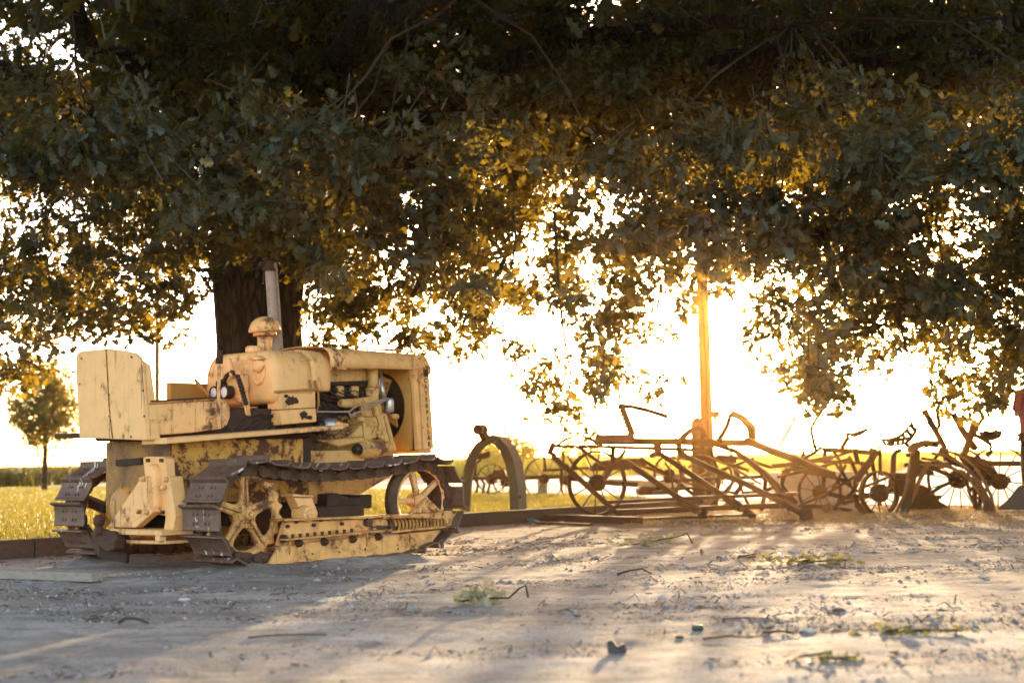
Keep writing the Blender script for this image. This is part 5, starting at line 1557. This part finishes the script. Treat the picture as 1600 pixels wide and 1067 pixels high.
flat('field_soil', [(-60, 40.2), (-16, 45.9), (-16, 58.2), (-1.5, 53.2), (13, 48.3), (60, 215.3), (66, 215.3), (52, 138.3), (125, 138.3), (250, 150), (250, 380), (-250, 380), (-250, 40.2)], .008, 'soil')

# timber kerb along the lawn
kd = Vector((11.7, 13.7, 0)).normalized(); k0 = Vector((-9.1, 5.25, 0)); a = 0.0; i = 0
kl = (Vector((2.6, 19.0, 0)) - k0).length
while a < kl - .2:
    ln = min(2.7, kl - a); p0, p1 = k0 + kd * a, k0 + kd * (a + ln - .012)
    b = MB(); m_ = (p0 + p1) / 2; b.bar([p0 + Vector((0, 0, .045)), p1 + Vector((0, 0, .045))], .09, .19)
    nm = ['first board of the timber edging, out towards the left', 'timber edging board at the left edge beside the grass', 'timber edging board behind the rear of the tractor', 'timber edging board hidden behind the tractor tracks', 'timber edging board behind the tractor nose', 'timber edging board at the foot of the iron arch', 'last timber edging board, under the tall spoked wheel']
    o = b.build('edging_board', M['timber'], None, origin=m_, bevel=.008); o.location = m_
    o.rotation_euler = (0, 0, 0)
    tag(o, 'brown ' + nm[min(i, 6)], 'edging board', 'timber boards edging the lawn'); a += ln; i += 1

# ---- litter, pebbles, straw
def on_ground(n, ylo, yhi, cluster=True, xs_=.42):
    out = []
    while sum(len(a) for a in out) < n:
        y = ylo + (yhi - ylo) * RNG.random(n * 2) ** 1.2; x = RNG.uniform(-1, 1, n * 2) * (xs_ * y + .5)
        k = np.ones(len(x)) if not cluster else np.clip((vnoise(x * 1.1 + 9, y * 2.2, 21) - .35) * 2.2, .04, 1) * np.clip((vnoise(x * 4 + 3, y * 7, 22) - .2) * 1.6, .05, 1)
        m_ = RNG.random(len(x)) < k
        q = np.c_[x, y][m_]
        q = q[~inside(lawnpoly, q[:, 0], q[:, 1])]
        out.append(q)
    q = np.concatenate(out)[:n]
    return np.c_[q, ground_z(q[:, 0], q[:, 1])]
P = on_ground(46000, 4.3, 18.5)
n = len(P)
o = leaves_mesh('leaf_litter', P + [0, 0, .003], RNG.normal(size=(n, 3)) * [1, 1, .12], RNG.normal(size=(n, 3)) * .22 + [0, 0, 1], (RNG.gamma(1.5, .0070, n) + .005) * np.clip(P[:, 1] / 9, .55, 1.25), M['dead_leaf'], None, .8); tag(o, kind='stuff')
P = on_ground(7500, 4.3, 17, True)
n = len(P); r_ = (RNG.gamma(1.8, .0032, n) + .003) * np.clip(P[:, 1] / 9, .5, 1.2)
oct_ = np.array([(1, 0, 0), (.3, .95, 0), (-.8, .6, 0), (-.8, -.6, 0), (.3, -.95, 0), (.1, .1, .75), (0, 0, -.6)])
ang = RNG.uniform(0, 2 * PI, n); ca, sa = np.cos(ang), np.sin(ang)
V = oct_[None] * RNG.uniform(.7, 1.25, (n, 7, 3)); V = np.stack([V[..., 0] * ca[:, None] - V[..., 1] * sa[:, None], V[..., 0] * sa[:, None] + V[..., 1] * ca[:, None], V[..., 2]], -1) * r_[:, None, None] + P[:, None, :]
F = np.array([(i, (i + 1) % 5, 5) for i in range(5)] + [((i + 1) % 5, i, 6) for i in range(5)]).ravel()
o = np_mesh('gravel', V.reshape(-1, 3), (np.arange(n)[:, None] * 7 + F[None]).ravel(), np.full(n * 10, 3), M['pebble']); tag(o, kind='stuff')
# thin twig bits
P = on_ground(700, 4.5, 16); n = len(P)
a = RNG.uniform(0, 2 * PI, n); L = (RNG.gamma(2, .018, n) + .012) * np.clip(P[:, 1] / 9, .6, 1.2); dv = np.c_[np.cos(a) * L, np.sin(a) * L, RNG.uniform(0, .006, n)]
o = twigs_mesh('twig_litter', P + [0, 0, .003], P + dv + [0, 0, .004], .0028, .0018, M['twig']); tag(o, kind='stuff')
# dry straw on the right
q = scatter([(1.2, 14.6), (7.5, 13.2), (9, 16.8), (5.2, 19), (2.5, 19.2), (1.0, 17.2)], 15000, lambda x, y: np.clip((vnoise(x * 2, y * 3, 31) - .15) * 1.7, .05, 1) * np.clip((y - 13.0) / 2.2, .06, 1))
o = blades_mesh('dry_straw', np.c_[q, ground_z(q[:, 0], q[:, 1])], RNG.gamma(2.0, .011, len(q)) + .006, RNG.uniform(.004, .010, len(q)), 2.4, M['straw']); tag(o, kind='stuff')

# ---- fallen sprigs and single bits
def sprig(px, py, label, n, leaf, mat, r_=.10, twig=((0, 0, .01), (.1, .02, .05), (.2, 0, .02)), flatk=.5, hgt=.07):
    g = gnd(px, py); g.z = float(ground_z(np.array([g.x]), np.array([g.y]))[0])
    t = thing('leaf_sprig', label, 'sprig', g, 0, 'fallen sprigs on the ground')
    P = RNG.normal(size=(n, 3)) * [r_, r_ * .5, 0] + np.c_[np.zeros(n), np.zeros(n), RNG.uniform(.0, hgt, n)]
    Dv = RNG.normal(size=(n, 3)) * [1, 1, flatk] + P * 4 * [1, 1, 0]; Nv = RNG.normal(size=(n, 3)) * .7 + [0, -.4, .7]
    leaves_mesh('leaves', P, Dv, Nv, leaf * RNG.uniform(.6, 1.2, n), M[mat], t)
    b = MB(); b.tube([Vector(p) for p in twig], .006, 6); b.tube([Vector((-.12, .0, .015)), Vector((0, .01, .03)), Vector(twig[0]) + Vector((.02, 0, 0))], .005, 6)
    b.build('stem', M['twig'], t)
sprig(752, 941, 'pale green withered oak sprig with a looped twig, in the middle of the open ground', 34, .085, 'leaf_pale', .075, ((.06, 0, .03), (.14, .0, .03), (.19, .01, .075), (.225, .01, .09), (.235, .01, .03)), .7, .09)
sprig(1010, 853, 'tan withered sprig with a dark hooked twig, before the long steel beam', 38, .09, 'leaf_pale', .13, ((.10, 0, .05), (.24, 0, .07), (.33, .02, .10), (.37, .02, .02)), .6, .08)
sprig(1272, 880, 'flat green sprig with many small leaves, in front of the hay machine', 90, .06, 'leaf_green', .17, ((-.1, 0, .01), (.1, 0, .02), (.25, .02, .02)), .35, .06)
sprig(1425, 990, 'thin yellowish green strand of leaves on the bare ground, lower right', 46, .045, 'leaf_green', .11, ((-.12, 0, .01), (.02, .02, .015), (.2, 0, .015)), .3, .03)
sprig(1302, 1032, 'dark green flattened scrap of leaves nearest the bottom edge', 40, .035, 'leaf_green', .065, ((-.05, 0, .008), (.02, .0, .01), (.08, 0, .01)), .25, .02)
sprig(1180, 872, 'small brown dry sprig left of the flat green sprig', 14, .05, 'dead_leaf', .09, ((-.05, 0, .01), (.05, 0, .02), (.12, 0, .01)), .4, .03)
def single(name, px, py, label, cat, fn, mat, group=None):
    g = gnd(px, py); g.z = float(ground_z(np.array([g.x]), np.array([g.y]))[0])
    b = MB(); fn(b); o = b.build(name, M[mat], None); o.location = g; tag(o, label, cat, group)
def curl(b):
    b.loft([[Vector((-.04 + .08 * i / 6, .02 * math.cos(q) * (1 - .3 * abs(i - 3) / 3), .022 + .018 * math.sin(q) + .012 * math.sin(i))) for q in [k * 2 * PI / 10 for k in range(10)]] for i in range(7)])
single('bark_piece', 965, 1017, 'dark curled piece of bark near the bottom edge, mid picture', 'bark piece', lambda b: b.prism([(-.035, -.01, 0), (.03, -.015, 0), (.036, 0, .012), (.026, 0, .035), (.0, .0, .024), (-.02, 0, .05), (-.038, 0, .042)], (0, .03, 0)), 'black')
single('tin_can', 1090, 981, 'tiny dark bottle cap sized can lying on the bare ground', 'can', lambda b: b.lathe([(0, -.022), (.012, -.022), (.013, -.016), (.013, .016), (.012, .022), (0, .022)], (0, 0, .012), (1, .3, 0), 14), 'tin')
def stone(s, sx=1.5):
    def f(b):
        b.loft([[Vector((s * sx * r_ * math.cos(q) * (1 + .12 * math.sin(3 * q)), s * r_ * math.sin(q), s * z)) for q in [k * 2 * PI / 12 for k in range(12)]] for r_, z in ((.6, -.2), (1, .15), (.95, .4), (.6, .65), (.2, .75))])
    return f
for k, (px, py, s_, lab, mt) in enumerate(((1262, 984, .024, 'pale oblong stone right of the tiny can', 'concrete'), (1062, 994, .012, 'small dark pebble stone left of the tiny can', 'rust_dark'), (1310, 952, .022, 'rounded tan stone on the bare ground at right', 'timber'), (505, 940, .020, 'pale flat stone in front of the tractor track', 'concrete'), (288, 938, .022, 'whitish stone below the rear of the near track', 'concrete'), (1535, 900, .018, 'small white stone in the straw shadow at right', 'concrete'))):
    single('stone', px, py, lab, 'stone', stone(s_), mt, 'single stones on the ground')
def stick(pts, r_): return lambda b: b.tube([Vector(p) for p in pts], [r_ * (1 - .5 * i / len(pts)) for i in range(len(pts))], 6)
for px, py, pts, r_, lab in ((205, 972, [(-.06, 0, .01), (-.03, .01, .03), (.02, 0, .03), (.08, 0, .008)], .009, 'knobbly brown stick with a dead leaf, lower left'), (990, 898, [(-.10, 0, .01), (-.02, .01, .03), (.05, 0, .04), (.11, 0, .008)], .007, 'arched twig right of the looped sprig'),
                             (1165, 967, [(-.10, 0, .006), (0, .01, .008), (.1, 0, .006)], .004, 'straight thin twig behind the tiny can'), (1150, 997, [(-.13, 0, .006), (-.02, .02, .012), (.05, -.01, .01), (.13, .0, .018)], .005, 'forked twig in front of the tiny can'), (1215, 990, [(-.06, 0, .006), (.0, 0, .012), (.06, .01, .006)], .007, 'short thick twig just left of the pale oblong stone'), (440, 994, [(-.14, 0, .006), (-.03, .02, .012), (.10, .05, .01), (.18, .06, .006)], .004, 'long low twig in the litter, lower left of middle')):
    single('stick', px, py, lab, 'stick', stick(pts, r_), 'twig', 'sticks on the ground')

# ================================================================== PERSON (mostly outside the frame)
def person():
    d = 17.2; cx = at(1621, 700, d).x
    t = thing('person', 'person in pink shirt and dark trousers, cut off by the right edge', 'person', (cx, d, 0))
    def skin(name, V, E, rad, mat, sub=2):
        me = bpy.data.meshes.new(name); me.from_pydata(V, E, []); me.materials.append(M[mat])
        o = link(bpy.data.objects.new(name, me)); o.parent = t
        bpy.context.view_layer.objects.active = o
        m_ = o.modifiers.new('s', 'SKIN'); m_.use_smooth_shade = True
        for i, r_ in enumerate(rad):
            sv = me.skin_vertices[0].data[i]; sv.radius = (r_, r_) if not isinstance(r_, tuple) else r_
            sv.use_root = (i == 0)
        s_ = o.modifiers.new('u', 'SUBSURF'); s_.levels = sub; s_.render_levels = sub
        return o
    V = [(0, 0, .92), (0, 0, 1.10), (0, 0, 1.30), (0, 0, 1.43), (0, -.01, 1.50), (0, -.02, 1.56), (0, -.03, 1.65), (0, -.02, 1.72)]
    E = [(i, i + 1) for i in range(7)]; rad = [.14, .125, .14, .12, .055, .055, .085, .06]
    for s_ in (-1, 1):
        k = len(V)
        V += [(s_ * .17, 0, 1.41), (s_ * .22, .03, 1.15), (s_ * .14, .24, 1.16), (s_ * .10, .30, 1.20)]; rad += [.055, .045, .032, .028]
        E += [(3, k), (k, k + 1), (k + 1, k + 2), (k + 2, k + 3)]
        for f in range(5):
            m_ = len(V); a_ = (f - 2) * .018
            if f < 4: V += [(s_ * .10 + a_, .345, 1.23 - .004 * f), (s_ * .10 + a_ * 1.2 - s_ * .02, .37 - .004 * f, 1.20)]
            else: V += [(s_ * .07, .31, 1.235), (s_ * .05, .335, 1.245)]
            rad += [.009, .008]; E += [(k + 3, m_), (m_, m_ + 1)]
        k = len(V); V += [(s_ * .10, 0, .82), (s_ * .11, .01, .48), (s_ * .11, -.01, .09), (s_ * .12, .12, .04)]; rad += [.085, .055, .04, .035]
        E += [(0, k), (k, k + 1), (k + 1, k + 2), (k + 2, k + 3)]
    skin('body', V, E, rad, 'skin_tone')
    skin('shirt', [(0, 0, 1.0), (0, 0, .84), (0, 0, 1.12), (0, 0, 1.30), (0, 0, 1.42), (-.18, 0, 1.40), (-.23, .03, 1.16), (.18, 0, 1.40), (.23, .03, 1.16)], [(0, 1), (0, 2), (2, 3), (3, 4), (4, 5), (5, 6), (4, 7), (7, 8)], [(.2, .16), (.215, .17), (.175, .14), (.18, .14), (.13, .10), .075, .062, .075, .062], 'shirt')
    skin('trousers', [(0, 0, .95), (-.10, 0, .82), (-.115, .01, .48), (-.115, -.01, .07), (.10, 0, .82), (.115, .01, .48), (.115, -.01, .07)], [(0, 1), (1, 2), (2, 3), (0, 4), (4, 5), (5, 6)], [.16, .112, .095, .085, .112, .095, .085], 'trousers')
    skin('hair', [(0, -.04, 1.72), (0, -.07, 1.66), (0, -.075, 1.58)], [(0, 1), (1, 2)], [.085, .085, .06], 'twig')
    for s_ in (-1, 1): skin('boot', [(s_ * .115, -.02, .08), (s_ * .12, .03, .045), (s_ * .125, .14, .04)], [(0, 1), (1, 2)], [.055, .05, .042], 'black')
M['skin_tone'] = plain('skin', (.45, .26, .18), .5, 0, .05); M['shirt'] = plain('pink_cloth', (.42, .10, .13), .9, 0, .15, 30); M['trousers'] = plain('dark_denim', (.05, .04, .04), .9, 0, .3, 40)
person()

# ================================================================== LIGHT, SKY, AIR, CAMERA
sd = ray(1200, 515); sd = Vector(sd / np.linalg.norm(sd))
EL, AZ = math.asin(sd.z), math.atan2(sd.x, sd.y)
w = bpy.data.worlds.new('World'); S.world = w; w.use_nodes = True
nt = w.node_tree; bg = nt.nodes['Background']
sky = nt.nodes.new('ShaderNodeTexSky'); sky.sky_type = 'NISHITA'; sky.sun_disc = False
sky.sun_elevation = EL; sky.sun_rotation = AZ; sky.air_density = 0.6; sky.dust_density = 1.0; sky.ozone_density = 0.6
mx_ = nt.nodes.new('ShaderNodeMix'); mx_.data_type = 'RGBA'; mx_.blend_type = 'MULTIPLY'; mx_.inputs[0].default_value = 1.0
mx_.inputs[7].default_value = (1.14, 0.98, 0.86, 1)
nt.links.new(sky.outputs[0], mx_.inputs[6]); nt.links.new(mx_.outputs[2], bg.inputs['Color'])
bg.inputs['Strength'].default_value = 0.15
sun = bpy.data.lights.new('sun', 'SUN'); sun.energy = 2.2; sun.angle = R(1.0); sun.color = (1.0, 0.72, 0.40)
so = link(bpy.data.objects.new('sun', sun)); so.rotation_mode = 'QUATERNION'; so.rotation_quaternion = sd.to_track_quat('Z', 'Y')

hz = MB(); hz.box((0, 177, 5.6), (520, 434, 13.2 + .0)); t = NT('sun_glow_haze')  # orange volume added for the glow round the sun, in place of lens glare
pv = t.n('ShaderNodeVolumePrincipled'); pv.inputs['Color'].default_value = (1.0, .56, .18, 1); pv.inputs['Density'].default_value = 0.00020; pv.inputs['Anisotropy'].default_value = 0.95
t.l(pv.outputs[0], t.out.inputs['Volume'])
o = hz.build('glow_haze', t.m, None); tag(o, kind='stuff')

cam = bpy.data.cameras.new('camera'); co = link(bpy.data.objects.new('camera', cam)); S.camera = co
cam.sensor_width = 36; cam.lens = 36 * FOC / 1600; cam.clip_end = 2000; cam.clip_start = .05
m = Matrix((_R, _U, -_F)).transposed().to_4x4(); m.translation = Vector(EYE); co.matrix_world = m
cam.dof.use_dof = True; cam.dof.focus_distance = 10.2; cam.dof.aperture_fstop = 2.0; cam.dof.aperture_blades = 0
vs_ = S.view_settings; vs_.view_transform = 'Standard'; vs_.look = 'None'; vs_.gamma = 1; vs_.exposure = 3.1
S.cycles.max_bounces = 6; S.cycles.transparent_max_bounces = 4; S.cycles.volume_bounces = 0
